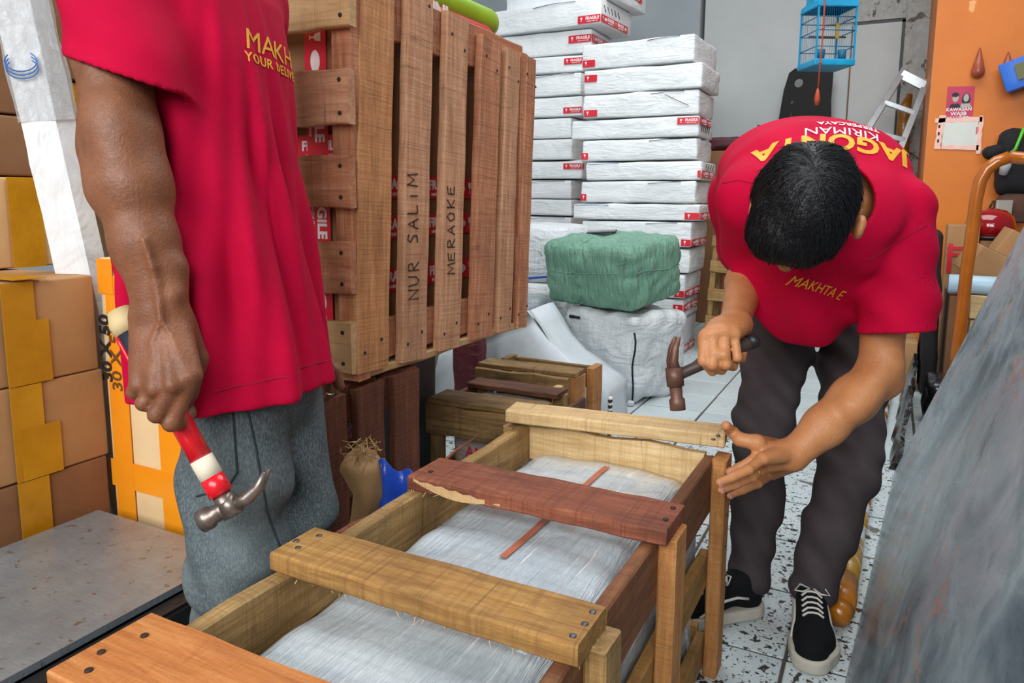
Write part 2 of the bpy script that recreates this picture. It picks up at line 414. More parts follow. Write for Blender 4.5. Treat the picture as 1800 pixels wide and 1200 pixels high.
def bandprint(L, h):
    """white print for a run of fragile tape of length L; local XY plane, normal +Z"""
    key = (round(L, 2), round(h, 3))
    if key in _band: return _band[key]
    parts = []; s = h/.05; x = -L/2+.028*s; k = 0
    seq = ['g', 'o', 't', 'g', 't', 'o'] if L > .3 else ['g', 't', 'o', 'g', 't', 'o']
    while x < L/2-.02*s:
        c = seq[k % 6]; k += 1
        if c == 't':
            q = min(1.0, (L/2-x+.02*s)/(.13*s))
            if q < .45: break
            parts += [(FR, T(x+(.065*q-.02)*s, .005*s, 0) @ Matrix.Scale(s*q, 4)), (FR2, T(x+(.065*q-.02)*s, -.016*s*q, 0) @ Matrix.Scale(s*q, 4))]; x += .135*s*q
        else:
            parts.append((GL if c == 'g' else OV, T(x, 0, 0) @ Matrix.Scale(s, 4))); x += .042*s
    me = joinmesh(parts); _band[key] = me
    return me
def fragile(parent, a, b, up, nrm, h=.05, pr=True):
    """one flat run of red fragile tape from a to b"""
    a, b, up, nrm = Vector(a), Vector(b), Vector(up).normalized(), Vector(nrm).normalized()
    ax = (b-a).normalized(); L = (b-a).length
    M = frame((a+b)/2+nrm*.0012, ax, up)
    if M.to_3x3().col[2].dot(nrm) < 0: M = frame((a+b)/2+nrm*.0012, -ax, up)
    o = obj('fragile_tape', boxmesh(L, h, .0016), m_tape_r, parent, M)
    if pr: obj('tape_print', bandprint(L, h), m_print_w, o, M @ T(0, 0, .0014))['kind'] = 'stuff'
    return o
def carton(label, lo, hi, mat, tapes=(), rot=0, group=None, name='cardboard_box', seam=True, sag=.003, seed=1):
    """closed carton; tapes: (face, u0,u1,v0,v1, mat) in metres on face '+x','-y','+z'"""
    lo, hi = Vector(lo), Vector(hi); c = (lo+hi)/2; s = hi-lo
    base = T(c.x, c.y, lo.z) @ Rz(rot)
    t = thing(name, label, 'box', group=group, M=base)
    obj('box_body', softbox(s.x, s.y, s.z, .006, 4, sag, 5, seed), mat, t, base)
    if seam: obj('flap_seam', boxmesh(s.x-.01, .003, .0014), m_carton_d, t, base @ T(0, 0, s.z+.0015))
    for kk, (face, u0, u1, v0, v1, m) in enumerate(tapes):
        e = .0022+sag*.6+.0012*kk
        if face == '+x': bx_ = ((.0016, u1-u0, v1-v0), (s.x/2+e, (u0+u1)/2, (v0+v1)/2))
        elif face == '-y': bx_ = ((u1-u0, .0016, v1-v0), ((u0+u1)/2, -s.y/2-e, (v0+v1)/2))
        else: bx_ = ((u1-u0, v1-v0, .0016), ((u0+u1)/2, (v0+v1)/2, s.z+e))
        obj('tape', boxmesh(*bx_[0]), m, t, base @ T(*bx_[1]))
    return t
# ------------------------------------------------------------------ main open crate
def nail(parent, c, mat, n=(0, 0, 1), r=.0045):
    M = frame(c, Vector(n).orthogonal()); M = Vector(n).to_track_quat('Z', 'Y').to_matrix().to_4x4(); M.translation = Vector(c)
    return obj('nail_head', NAIL, mat, parent, M @ Matrix.Scale(r/.0045, 4))
NAIL = lathe([(.0045, -.001), (.0045, .0006), (.003, .0014)], 8)
ZT = .5
mc = thing('open_shipping_crate', 'large open-topped wooden crate with plastic-wrapped bundle inside, being nailed shut', 'crate', (-.51, .95, 0))
TH = .026
# top boards
b1 = plank('top_plank', mc, (-.758, 1.494, ZT+.002), (-.2775, 1.549, ZT+.002), (0, 1, 0), .082, .028, wd_cream, 10, .0012, .003)
b2 = plank('top_plank', mc, (-.742, 1.109, ZT-.013), (-.269, 1.106, ZT-.013), (0, 1, 0), .113, .026, wd_red, 14, .0018, .003, .002)
b3 = plank('top_plank', mc, (-.746, .769, ZT-.013), (-.2785, .766, ZT-.013), (0, 1, 0), .096, .028, wd_brown, 14, .0012, .003)
b4 = plank('top_plank', mc, (-.760, .482, ZT-.011), (-.278, .478, ZT-.011), (0, 1, 0), .128, .024, wd_orange, 14, .0010, .002)
# pale splintered patch along the front edge of the reddish board
vv_ = [(-.728+.175*k/12, 1.0515-.0006, .4985-.012*(k/12)-.003*(k % 2)) for k in range(13)]+[(-.728+.175*(12-k)/12, 1.0515-.0006, .4985-.012*((12-k)/12)-.004-.014*math.sin(math.pi*min(1, (12-k)/11))) for k in range(13)]
obj('split_wood', mkmesh('split', vv_+[(x, y-.0016, z) for x, y, z in vv_], [tuple(range(26)), tuple(reversed(range(26, 52)))]+[(k, (k+1) % 26, (k+1) % 26+26, k+26) for k in range(26)]), wd_pale, b2)
for (bb, pts, mm) in ((b3, [P(521, 950, z=ZT+.0015), P(524, 962, z=ZT+.0015), P(561, 941, z=ZT+.0015), P(1042, 1075, z=ZT+.0015), P(1028, 1096, z=ZT+.0015), P(1007, 1117, z=ZT+.0015)], m_nail),
                      (b4, [P(254, 1116, z=ZT+.0018), P(178, 1145, z=ZT+.0018), P(156, 1177, z=ZT+.0018)], m_naild),
                      (b2, [P(757, 828, z=ZT+.0015), P(1183, 892, z=ZT+.0015), P(1170, 912, z=ZT+.0015)], m_naild),
                      (b1, [P(1262, 765, z=ZT+.0165), P(1254, 772, z=ZT+.0165)], m_nail)):
    for q in pts: nail(bb, q, mm)
RZ = ZT-TH
# long rails on edge
plank('side_rail', mc, (-.728, .12, RZ-.045), (-.728, 1.50, RZ-.045), (0, 0, 1), .088, .026, wd_rail, 16, .0018, .003)
plank('side_rail', mc, (-.300, .12, RZ-.058), (-.300, 1.50, RZ-.058), (0, 0, 1), .114, .022, wd_dkrail, 16, .0015, .003)
plank('end_board', mc, (-.715, 1.515, RZ-.042), (-.312, 1.515, RZ-.042), (0, 0, 1), .084, .024, wd_cream, 10, .003, .003)
plank('side_rail', mc, (-.300, .2, .235), (-.300, 1.49, .235), (0, 0, 1), .075, .020, wd_brown, 10, .003, .003)
plank('side_rail', mc, (-.728, .2, .235), (-.728, 1.49, .235), (0, 0, 1), .075, .020, wd_brown, 6, .003, .003)
for z_ in (.05,):
    plank('side_rail', mc, (-.300, .2, z_), (-.300, 1.49, z_), (0, 0, 1), .07, .020, wd_brown, 6)
    plank('side_rail', mc, (-.728, .2, z_), (-.728, 1.49, z_), (0, 0, 1), .07, .020, wd_brown, 6)
    plank('end_board', mc, (-.715, 1.515, z_), (-.312, 1.515, z_), (0, 0, 1), .07, .020, wd_brown, 6)
# posts on the outside of the right rail
for (y_, w_, m_, zt) in ((1.497, .062, wd_pale, RZ), (1.112, .068, wd_post, RZ-.001), (.79, .060, wd_rail, RZ-.002)):
    p_ = plank('corner_post', mc, (-.2745, y_, 0), (-.2745, y_, zt), (0, 1, 0), w_, .029, wd_post if m_ is wd_pale else m_, 8, .0022, .003)
plank('corner_post', mc, (-.2745, .30, 0), (-.2745, .30, RZ), (0, 1, 0), .06, .029, wd_post, 6)
for y_ in (1.497, 1.112, .79, .30):
    plank('corner_post', mc, (-.755, y_, 0), (-.755, y_, RZ-.001), (0, 1, 0), .06, .024, wd_rail, 5)
for z_ in (.20, .27): nail(mc, (-.2595, 1.50, z_+.08), m_naild, (1, 0, 0), .003)
# splinters on plank edges
rs = random.Random(9)
def splinters(parent, a, b, out, n, L, mat):
    a, b, out = Vector(a), Vector(b), Vector(out); me = []
    for k in range(n):
        p = a.lerp(b, rs.random()); d = (out+Vector((rs.uniform(-.9, .9), rs.uniform(-.9, .9), rs.uniform(-.6, .5)))).normalized()*L*rs.uniform(.3, 1)
        me.append((tubemesh([p, p+d*.5+Vector((0, 0, rs.uniform(-.002, .002))), p+d], [.0006, .0005, .0001], 3), I4))
    o = obj('splinters', joinmesh(me), mat, parent); o['kind'] = 'stuff'
splinters(b3, (-.28, .72, .475), (-.28, .81, .475), (.3, -.3, -1), 16, .016, wd_pale)
splinters(b3, (-.70, .72, .474), (-.32, .72, .474), (.4, -.6, -.6), 16, .012, wd_pale)
splinters(b3, (-.745, .815, .487), (-.62, .818, .487), (-.4, .6, .1), 14, .014, wd_pale)
splinters(b4, (-.755, .545, .49), (-.50, .543, .49), (0, 1, 0), 26, .006, wd_pale)
splinters(b4, (-.76, .42, .49), (-.76, .545, .49), (-1, 0, 0), 22, .008, wd_pale)
splinters(b2, (-.74, 1.05, .478), (-.60, 1.05, .478), (.2, -.8, -.4), 8, .012, wd_pale)
# loose bark strip along the left rail
obj('bark_strip', tubemesh([(-.748, .80+.05*k, RZ-.012+.006*math.sin(k*1.1)) for k in range(6)]+[(-.752, 1.12, RZ-.005), (-.757, 1.24, RZ+.012), (-.752, 1.34, RZ+.02)], [.002, .004, .005, .005, .004, .003, .004, .003, .001], 6), wd_red, mc)
# shrink-wrapped bundle
def m_film_():
    t = NT('stretch_film_bundle'); co = t.coord((1, 1, 1), False)
    gx = t.n('TexWave', wave_type='BANDS', bands_direction='Y', i_Vector=co, i_Scale=9.0, i_Distortion=2.0, i_Detail=2.0, i_Detail_Scale=2.0).outputs[1]
    gy = t.n('TexWave', wave_type='BANDS', bands_direction='X', i_Vector=co, i_Scale=11.0, i_Distortion=1.5, i_Detail=2.0).outputs[1]
    col = t.ramp(t.noise(co, 5, 5, .6), [(.3, 'bccad2'), (.7, 'dae4e8')])
    grid = t.n('Math', operation='MULTIPLY', i_0=t.ramp(gx, [(.0, 1.), (.25, 0.)]), i_1=.16).outputs[0]
    col = t.mix(grid, col, '8ea0aa')
    st = t.noise(t.n('Mapping', i_Vector=co, i_Scale=(46, 1.6, 8), i_Rotation=(0, 0, .14)).outputs[0], 2.2, 5, .7)
    col = t.mix(t.n('Math', operation='MULTIPLY', i_0=t.ramp(st, [(.60, 0.), (.66, 1.)]), i_1=.9).outputs[0], col, 'ffffff')  # white streaks: glints of the film painted into its colour
    col = t.mix(t.n('Math', operation='MULTIPLY', i_0=t.ramp(st, [(.28, 1.), (.36, 0.)]), i_1=.3).outputs[0], col, 'a0b0b8')
    st2 = t.noise(t.n('Mapping', i_Vector=co, i_Scale=(26, 3, 8), i_Rotation=(0, 0, -.2)).outputs[0], 1.6, 4, .6)
    h = t.n('Math', operation='ADD', i_0=st, i_1=t.n('Math', operation='MULTIPLY', i_0=st2, i_1=1.2).outputs[0]).outputs[0]
    t.bump(h, .7, .014)
    return t.fin(col, .24, Coat_Weight=.9, Coat_Roughness=.08)
m_film = m_film_()
bx0, bx1, by0, by1, bz = -.706, -.320, .16, 1.490, .428
NXb, NYb = 26, 60
v = []; f = []
def bh(sx, y):
    e = max(abs(sx)-.72, 0)/.28; ey = max((y-1.36)/.135, 0)
    ripple = .0028*math.sin(y*58+.6*math.sin(sx*3))*max(0, abs(sx)-.1)+.0045*noise.noise(Vector((sx*2.5, y*7, 1)))
    return bz-.055*e**2.2-.014*min(ey, 1)**2+ripple+.006*(1-sx*sx)
for j in range(NYb+1):
    y = by0+(by1-by0)*j/NYb
    for i in range(NXb+1):
        s = -1+2*i/NXb; x = (bx0+bx1)/2+(bx1-bx0)/2*s
        v.append((x, y+.006*noise.noise(Vector((x*8, y*5, 4))), bh(s, y)))
    # sides to floor
for j in range(NYb):
    for i in range(NXb):
        a = j*(NXb+1)+i; f.append((a, a+1, a+NXb+2, a+NXb+1))
def skirt(ids, rev):
    global v, f
    prev = ids
    for lv in (.30, .20, .10, .02):
        cur = []
        for q in ids:
            x, y, z = v[q]; w = .006*noise.noise(Vector((x*10, y*10, lv*14)))
            cur.append(len(v)); v.append((x+w, y+w*.5, lv))
        for k in range(len(ids)-1):
            qd = (prev[k], prev[k+1], cur[k+1], cur[k]); f.append(qd if not rev else qd[::-1])
        prev = cur
skirt([j*(NXb+1)+NXb for j in range(NYb+1)], True)
skirt([j*(NXb+1) for j in range(NYb+1)], False)
skirt([NYb*(NXb+1)+i for i in range(NXb+1)], False)
skirt([i for i in range(NXb+1)], True)
bun = thing('wrapped_bundle', 'pale blue-white goods wrapped in glossy stretch film, filling the open wooden crate', 'package', (-.51, .95, .02))
obj('film_wrap', mkmesh('bundle', v, f, True), m_film, bun)
m_strap = simple('strap_brown', 'a85c42', 'b86c50', 20, .5)
for (y0, y1) in ((.97, 1.44),):
    vs_, fs_ = [], []
    for k in range(26):
        y = y0+(y1-y0)*k/25; s = (-.503-(bx0+bx1)/2)/((bx1-bx0)/2); z = bh(s, y)+.0035; xx = -.503+.003*math.sin(y*5)
        vs_ += [(xx-.0065, y, z), (xx+.0065, y, z)]
        if k: fs_.append((2*k-2, 2*k-1, 2*k+1, 2*k))
    obj('packing_strap', mkmesh('strap', vs_, fs_), m_strap, bun)
# ------------------------------------------------------------------ tall slatted crate with writing
tc = thing('slatted_wooden_crate', 'tall slatted wooden crate marked with black handwriting, stacked on a shaded crate', 'crate', (-1.3, 1.65, .6))
XF = -1.0
slats = [(1.258, 1.375, 1.52, .615, wd_corner), (1.402, 1.53, 1.52, .606, wd_slat), (1.565, 1.692, 1.447, .604, wd_slat), (1.737, 1.872, 1.424, .603, wd_slat2), (1.882, 1.992, 1.413, .601, wd_slat), (2.012, 2.100, 1.412, .594, wd_slat2)]
sl = []
for i, (y0, y1, zt, zb, m_) in enumerate(slats):
    if i: y0 += .024
    yc = (y0+y1)/2; dy = -.025
    o = plank('slat', tc, (XF-.011, yc+dy, zb), (XF-.011, yc-dy, zt), (0, 1, 0), y1-y0, .022, m_, 14, .0013, .0025)
    sl.append(o)
    for k in range(2):
        nail(o, (XF+.0005, yc+dy*.9+(-.03, .03)[k], zb+.045+.02*k), m_naild, (1, 0, 0), .0042)
        nail(o, (XF+.0005, yc-dy*.9+(-.03, .03)[k], zt-.05-.03*k), m_naild, (1, 0, 0), .0042)
for (za, zb) in ((1.344, 1.455), (.626, .722)):
    plank('cross_beam', tc, (XF-.034, 1.255, (za+zb)/2), (XF-.034, 2.075, (za+zb)/2-.006), (0, 0, 1), zb-za, .022, wd_slat2, 8)
plank('cross_beam', tc, (XF-.034, 1.25, .605), (XF-.034, 2.06, .602), (0, 0, 1), .020, .04, wd_pale, 6)
# front face boards
for (z0, z1, xr, m_) in ((1.335, 1.44, -.986, wd_pale), (1.143, 1.254, -.993, wd_slat), (.974, 1.081, -.996, wd_slat2), (.792, .902, -.999, wd_slat2), (.62, .732, -1.001, wd_pale), (1.52, 1.60, -.986, wd_pale)):
    o = plank('front_board', tc, (-1.315, 1.229, (z0+z1)/2), (xr, 1.231, (z0+z1)/2), (0, 0, 1), z1-z0, .022, m_, 8, .0014, .0025)
    for k in (.2, .8): nail(o, (xr-.022, 1.218, z0+(z1-z0)*k), m_naild, (0, -1, 0), .0045)
for x_ in (-1.03, -1.285):
    for y_ in (1.265, 2.05): plank('corner_post', tc, (x_, y_, .60), (x_, y_, 1.42), (1, 0, 0), .05, .045, wd_slat2, 5)
for z_ in (.66, 1.02, 1.38): plank('back_board', tc, (-1.31, 2.088, z_), (XF-.03, 2.088, z_), (0, 0, 1), .1, .02, wd_slat2, 4)
for k in range(4): plank('far_slat', tc, (-1.322, 1.32+.22*k, .61), (-1.322, 1.32+.22*k, 1.42), (0, 1, 0), .12, .02, wd_slat2, 4)
for k in range(5): plank('floor_board', tc, (-1.31, 1.31+.18*k, .607), (XF-.06, 1.31+.18*k, .607), (0, 1, 0), .12, .016, wd_slat2, 4)
# handwriting on the second and third slats (strokes on a 1x1 cell, running up the slat)
GLY = {'N': [[(0, 0), (.05, 1), (.6, .05), (.66, 1)]], 'U': [[(0, 1), (.05, .2), (.3, 0), (.55, .25), (.62, 1)]], 'R': [[(.05, 0), (.1, 1), (.5, .95), (.55, .65), (.12, .5), (.6, 0)]],
       'S': [[(.6, .9), (.25, 1), (.1, .75), (.5, .45), (.5, .15), (.05, .05)]], 'A': [[(0, 0), (.35, 1), (.65, 0)], [(.12, .4), (.55, .42)]], 'L': [[(.1, 1), (.1, .02), (.6, .06)]],
       'I': [[(.3, .75), (.3, 0)], [(.3, .95), (.32, .98)]], 'M': [[(0, 0), (.08, 1), (.4, .3), (.7, 1), (.78, 0)]], 'E': [[(.6, .95), (.1, .85), (.05, .1), (.6, .05)], [(.08, .5), (.5, .55)]],
       'O': [[(.35, 1), (.05, .6), (.2, .05), (.55, .15), (.62, .7), (.35, 1)]], 'K': [[(.08, 1), (.08, 0)], [(.6, .95), (.1, .45), (.6, 0)]], ' ': []}
def handwrite(parent, s, y, z0, z1, h, mat, x=XF+.0008, rad=.0016):
    n = len(s); st = (z1-z0)/n; parts = []
    for i, ch in enumerate(s):
        for stroke in GLY[ch]:
            pts = []
            for (a, b) in stroke: pts.append(Vector((x, y+h/2-b*h+rs.uniform(-.001, .001), z0+st*i+a*st*1.08)))
            if len(pts) > 1: parts.append((tubemesh(pts, rad, 5), I4))
    o = obj('handwriting', joinmesh(parts), mat, parent); o['kind'] = 'stuff'; return o
handwrite(sl[1], 'NUR SALIM', 1.452, .755, 1.055, .042, m_ink)
handwrite(sl[2], 'MERAOKE', 1.622, .80, 1.035, .036, m_ink)
# carton inside the tall crate, with red fragile tape
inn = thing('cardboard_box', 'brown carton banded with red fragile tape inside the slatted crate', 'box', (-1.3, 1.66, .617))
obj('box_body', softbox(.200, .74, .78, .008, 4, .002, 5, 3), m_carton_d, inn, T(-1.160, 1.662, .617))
xf = -1.0575
for (z, ) in ((1.02,), (.80,), (.925,)): fragile(inn, (xf, 1.30, z), (xf, 2.02, z), (0, 0, 1), (1, 0, 0), .055)
fragile(inn, (xf, 1.708, .64), (xf, 1.708, 1.38), (0, 1, 0), (1, 0, 0), .05)
yf = 1.289
fragile(inn, (-1.25, yf, 1.10), (-1.065, yf, 1.10), (0, 0, 1), (0, -1, 0), .06)
fragile(inn, (-1.135, yf-.001, .66), (-1.135, yf-.001, 1.37), (1, 0, 0), (0, -1, 0), .06)
thinbox(inn, (-1.075, yf, 1.30), (.022, .0016, .13), m_tape_o)
# ------------------------------------------------------------------ lower crate, shade put into its wood colour
lc = thing('slatted_wooden_crate', 'reddish slatted crate with shade-darkened wood, standing on the floor beneath the handwritten crate', 'crate', (-1.15, 1.3, 0))
for (y0, y1) in ((1.115, 1.205), (1.235, 1.335), (1.372, 1.475)):
    plank('slat', lc, (XF-.011, (y0+y1)/2, .004), (XF-.011, (y0+y1)/2, .583), (0, 1, 0), y1-y0, .02, wd_low_shade, 8)
for z_ in (.05, .545): plank('cross_beam', lc, (XF-.032, 1.12, z_), (XF-.032, 1.475, z_), (0, 0, 1), .075, .02, wd_low_shade, 4)
for z_ in (.05, .25, .42, .545): plank('front_board', lc, (-1.31, 1.112, z_), (XF-.022, 1.112, z_), (0, 0, 1), .09, .02, wd_low_shade, 4)
for x_ in (-1.03, -1.285):
    for y_ in (1.145, 1.45): plank('corner_post', lc, (x_, y_, .002), (x_, y_, .588), (1, 0, 0), .05, .04, wd_low_shade, 3)
for k in range(3): plank('top_board', lc, (-1.31, 1.16+.13*k, .578), (XF-.03, 1.16+.13*k, .578), (0, 1, 0), .1, .02, wd_low_shade, 3)
inl = thing('cardboard_box', 'dim brown carton with red tape inside the lower shaded crate', 'box', (-1.3, 1.45, .01))
obj('box_body', softbox(.170, .235, .53, .008, 4, .002, 5, 5), m_carton_d, inl, T(-1.158, 1.298, .012))
for z in (.47, .33, .19): fragile(inl, (-1.0715, 1.19, z), (-1.0715, 1.41, z), (0, 0, 1), (1, 0, 0), .05)
fragile(inl, (-1.070, 1.353, .03), (-1.070, 1.353, .54), (0, 1, 0), (1, 0, 0), .035)
# sack lying on top at the back of the tall crate
sk = thing('printed_sack', 'red and lime-green printed sack lying on top of the slatted crate', 'sack', (-1.25, 2.0, 1.44))
m_lime = simple('sack_lime', '7aa51c', '9cc230', 6, .35)
m_sred = simple('sack_red', 'b0122a', 'c41c36', 6, .35)
obj('sack_body', softbox(.20, .56, .10, .04, 5, .004, 6, 2), m_sred, sk, T(-1.175, 1.74, 1.399))
obj('sack_top', softbox(.19, .54, .075, .036, 5, .008, 6, 7), m_lime, sk, T(-1.185, 1.80, 1.478))
obj('sack_lettering', textmesh('UNI', .06, .0006, 0, 'CENTER', .002), m_print_w, sk, frame((-1.072, 1.68, 1.465), (0, 1, 0), (0, 0, 1)))
# ------------------------------------------------------------------ left wall of cartons
G = 'cartons stacked along the left side'
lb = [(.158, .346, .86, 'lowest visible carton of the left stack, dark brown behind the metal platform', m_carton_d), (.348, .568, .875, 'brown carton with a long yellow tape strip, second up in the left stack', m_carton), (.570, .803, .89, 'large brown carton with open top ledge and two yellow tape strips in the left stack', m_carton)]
for i, (z0, z1, yl, lab, m_) in enumerate(lb):
    y0, y1 = .45, 1.140+(.0, .004, -.004)[i]; L = y1-y0
    tp = [('+x', .955-(y0+y1)/2-.035, .955-(y0+y1)/2+.035, 0.0, z1-z0, m_tape_y)]
    if i == 2: tp += [('+x', .955-(y0+y1)/2-.035, .955-(y0+y1)/2+.062, 0.0, (z1-z0)*.62, m_tape_y), ('+z', .10, .28, .15, .22, m_tape_y)]
    if i == 1: tp += [('+x', .955-(y0+y1)/2-.02, .955-(y0+y1)/2+.07, 0.0, (z1-z0)*.55, m_tape_y)]
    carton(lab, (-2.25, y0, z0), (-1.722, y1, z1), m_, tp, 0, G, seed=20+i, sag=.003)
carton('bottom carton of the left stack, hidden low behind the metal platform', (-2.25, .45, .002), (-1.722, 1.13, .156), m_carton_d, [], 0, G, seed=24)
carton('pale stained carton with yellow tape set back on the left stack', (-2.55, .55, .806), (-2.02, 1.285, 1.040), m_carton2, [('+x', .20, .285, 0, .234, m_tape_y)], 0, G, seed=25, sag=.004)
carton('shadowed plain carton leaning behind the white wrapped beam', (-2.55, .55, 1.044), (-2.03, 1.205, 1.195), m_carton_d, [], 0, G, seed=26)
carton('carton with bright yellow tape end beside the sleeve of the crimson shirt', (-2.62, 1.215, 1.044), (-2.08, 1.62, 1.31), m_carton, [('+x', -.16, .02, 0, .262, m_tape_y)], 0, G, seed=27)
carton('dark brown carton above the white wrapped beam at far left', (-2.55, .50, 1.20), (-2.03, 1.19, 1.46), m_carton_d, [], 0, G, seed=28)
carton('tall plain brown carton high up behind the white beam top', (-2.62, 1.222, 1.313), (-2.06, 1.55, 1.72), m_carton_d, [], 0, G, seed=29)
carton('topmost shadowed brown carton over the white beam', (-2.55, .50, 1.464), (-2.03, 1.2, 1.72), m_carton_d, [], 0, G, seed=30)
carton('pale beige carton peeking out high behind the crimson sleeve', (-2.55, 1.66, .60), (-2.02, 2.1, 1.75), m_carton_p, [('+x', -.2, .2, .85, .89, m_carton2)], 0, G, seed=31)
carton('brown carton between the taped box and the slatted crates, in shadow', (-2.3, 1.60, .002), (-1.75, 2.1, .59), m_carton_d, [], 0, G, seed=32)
# tall box with orange tape, reading 30 X 50
ob = carton('upright pale carton wrapped in orange tape bands, marked 30 X 50', (-1.722, 1.152, .002), (-1.33, 1.55, .846), m_carton_p, [], 0, name='taped_carton', seed=33, sag=.002)
for (x0, x1, z0, z1) in ((-1.700, -1.655, 0, .8), (-1.535, -1.45, 0, .84)): thinbox(ob, ((x0+x1)/2, 1.1495, (z0+z1)/2+.003), (x1-x0, .0016, z1-z0), m_tape_o)
thinbox(ob, (-1.672, 1.148, .30), (.07, .0016, .58), m_tape_o)
thinbox(ob, (-1.526, 1.1485, .30), (.392, .0016, .07), m_tape_o)
thinbox(ob, (-1.695, 1.1478, .80), (.056, .0016, .085), m_tape_o)
obj('printed_size', textmesh('30 X 50', .052, .0005, 0, 'CENTER', .002), m_ink, ob, frame((-1.708, 1.1472, .62), (0, 0, 1), (-1, 0, 0)))
obj('printed_size', textmesh('30 X 50', .052, .0005, 0, 'CENTER', .001), m_ink_br, ob, frame((-1.672, 1.1468, .60), (0, 0, 1), (-1, 0, 0)))
# white wrapped beam leaning on the cartons
a = P(34, 0, t=1.70)+Vector((0, 0, .02)); b = P(163, 560, t=1.90)
ax = (a-b).normalized(); b2_ = b-ax*((b.z-.03)/ax.z); Lb = (a-b2_).length+.12
Mb = frame(b2_, ax, (-.5, .85, .2)) @ T(Lb/2, 0, 0)
bt = thing('wrapped_beam', 'long square white paper-wrapped beam leaning against the cartons', 'package', M=T(*b2_))
def prism(L, w, h, n, amp, seed):
    v = []; f = []
    sec = [(-w, -h), (w, -h), (w, h), (-w, h)]
    for i in range(n+1):
        x = -L/2+L*i/n
        for j in range(4):
            p0 = Vector((x, *sec[j])); p1 = Vector((x, *sec[(j+1) % 4]))
            for k in range(4):
                p = p0.lerp(p1, k/4); q = noise.noise(p*9+Vector((seed, 0, 0)))*amp+noise.noise(p*24)*amp*.4
                cn = .0 if k else -.003
                d = Vector((0, p.y, p.z)).normalized(); v.append(p+d*(q+cn))
    m = 16
    for i in range(n):
        for k in range(m): a_ = i*m+k; b_ = i*m+(k+1) % m; f.append((a_, a_+m, b_+m, b_))
    f.append(tuple(range(m))); f.append(tuple(reversed(range(n*m, n*m+m))))
    return mkmesh('prism', v, f, False)
obj('paper_wrap', prism(Lb, .045, .043, 40, .0035, 3), m_wrap, bt, Mb)
def m_clear():
    t = NT('clear_film'); co = t.coord((1, 1, 1)); h = t.noise(t.n('Mapping', i_Vector=co, i_Scale=(6, 12, 12)).outputs[0], 4, 5, .7, 1.0); t.bump(h, .9, .02)
    return t.fin('e8ecee', .12, Alpha=.42, Coat_Weight=.6)
m_clr = m_clear()
obj('plastic_sleeve', prism(.42, .050, .048, 16, .008, 8), m_clr, bt, Mb @ T(Lb/2-.20, 0, 0))
m_blue = simple('ink_blue', '2b5fa8', '3a78c0', 30, .5)
ar = [Vector((Lb/2-.285+.022*math.cos(q)*1.0, -.0565, .036*math.sin(q))) for q in [math.pi*(.25+1.5*k/14) for k in range(15)]]
for dr_ in (-.008, 0, .008): obj('blue_stamp', tubemesh([Mb @ (p+Vector((dr_, 0, 0))) for p in ar], .0016, 4), m_blue, bt)
# ------------------------------------------------------------------ platform scale with metal sheet top
ps = thing('metal_platform', 'low platform with scratched reflective sheet-metal top, beside the open crate', 'platform', (-1.45, .69, 0))
slab('sheet_top', (-1.69, .28, .214), (-1.214, 1.085, .228), m_sheet, ps)
slab('black_base', (-1.67, .30, .03), (-1.165, 1.06, .205), m_black, ps)
slab('base_rim', (-1.208, .32, .20), (-1.172, 1.03, .212), m_black, ps)
for y_ in (.90, .93, .96, .99): slab('rim_slot', (-1.200, y_, .2115), (-1.182, y_+.016, .2128), m_naild, ps)
for (x_, y_) in ((-1.64, .34), (-1.21, .34), (-1.64, 1.02), (-1.21, 1.02)): obj('foot', lathe([(.02, 0), (.02, .03)], 10), m_black, ps, T(x_, y_, 0))
# ------------------------------------------------------------------ paper bag of wood shavings + blue plastic
bgc = P(638, 850, x=-.925); blc = P(688, 850, x=-.875)
pb = thing('paper_bag', 'crumpled brown paper bag of wood shavings with blue plastic, beside the shaded crate', 'bag', (bgc.x, bgc.y, 0))
m_kraft = simple('kraft_paper', '8a6a44', 'a88458', 8, .8, .3, 20)
m_bluep = simple('blue_plastic', '1c3fa0', '2a56c8', 6, .3, .4, 18)
m_shave = simple('shavings', '9c7c4c', 'c4a470', 30, .8)
obj('bag_body', softbox(.050, .055, .455, .010, 8, .012, 14, 4, crease=.06), m_kraft, pb, T(bgc.x, bgc.y, .002))
v = []; f = []; nx_, nz_ = 12, 10
for side_ in (0, 1):
    for i_ in range(nx_+1):
        for k_ in range(nz_+1):
            s_ = i_/nx_; z_ = k_/nz_; w_ = .05+.05*z_
            q = Vector((blc.x, blc.y, 0))+RT*((s_-.5)*w_+.02*z_*z_)+FW*(.012*math.sin(s_*9+z_*3)+.006*math.sin(z_*14+s_*5)+.003*side_)
            v.append((q.x, q.y, .004+(.455+.012*math.sin(s_*11)-.05*s_*s_)*z_))
def id_(s, i, k): return s*(nx_+1)*(nz_+1)+i*(nz_+1)+k
for i_ in range(nx_):
    for k_ in range(nz_): f += [(id_(0, i_, k_), id_(0, i_+1, k_), id_(0, i_+1, k_+1), id_(0, i_, k_+1)), (id_(1, i_, k_), id_(1, i_, k_+1), id_(1, i_+1, k_+1), id_(1, i_+1, k_))]
    f += [(id_(0, i_, nz_), id_(0, i_+1, nz_), id_(1, i_+1, nz_), id_(1, i_, nz_)), (id_(0, i_, 0), id_(1, i_, 0), id_(1, i_+1, 0), id_(0, i_+1, 0))]
obj('blue_liner', mkmesh('liner', v, f, True), m_bluep, pb)
shp = []
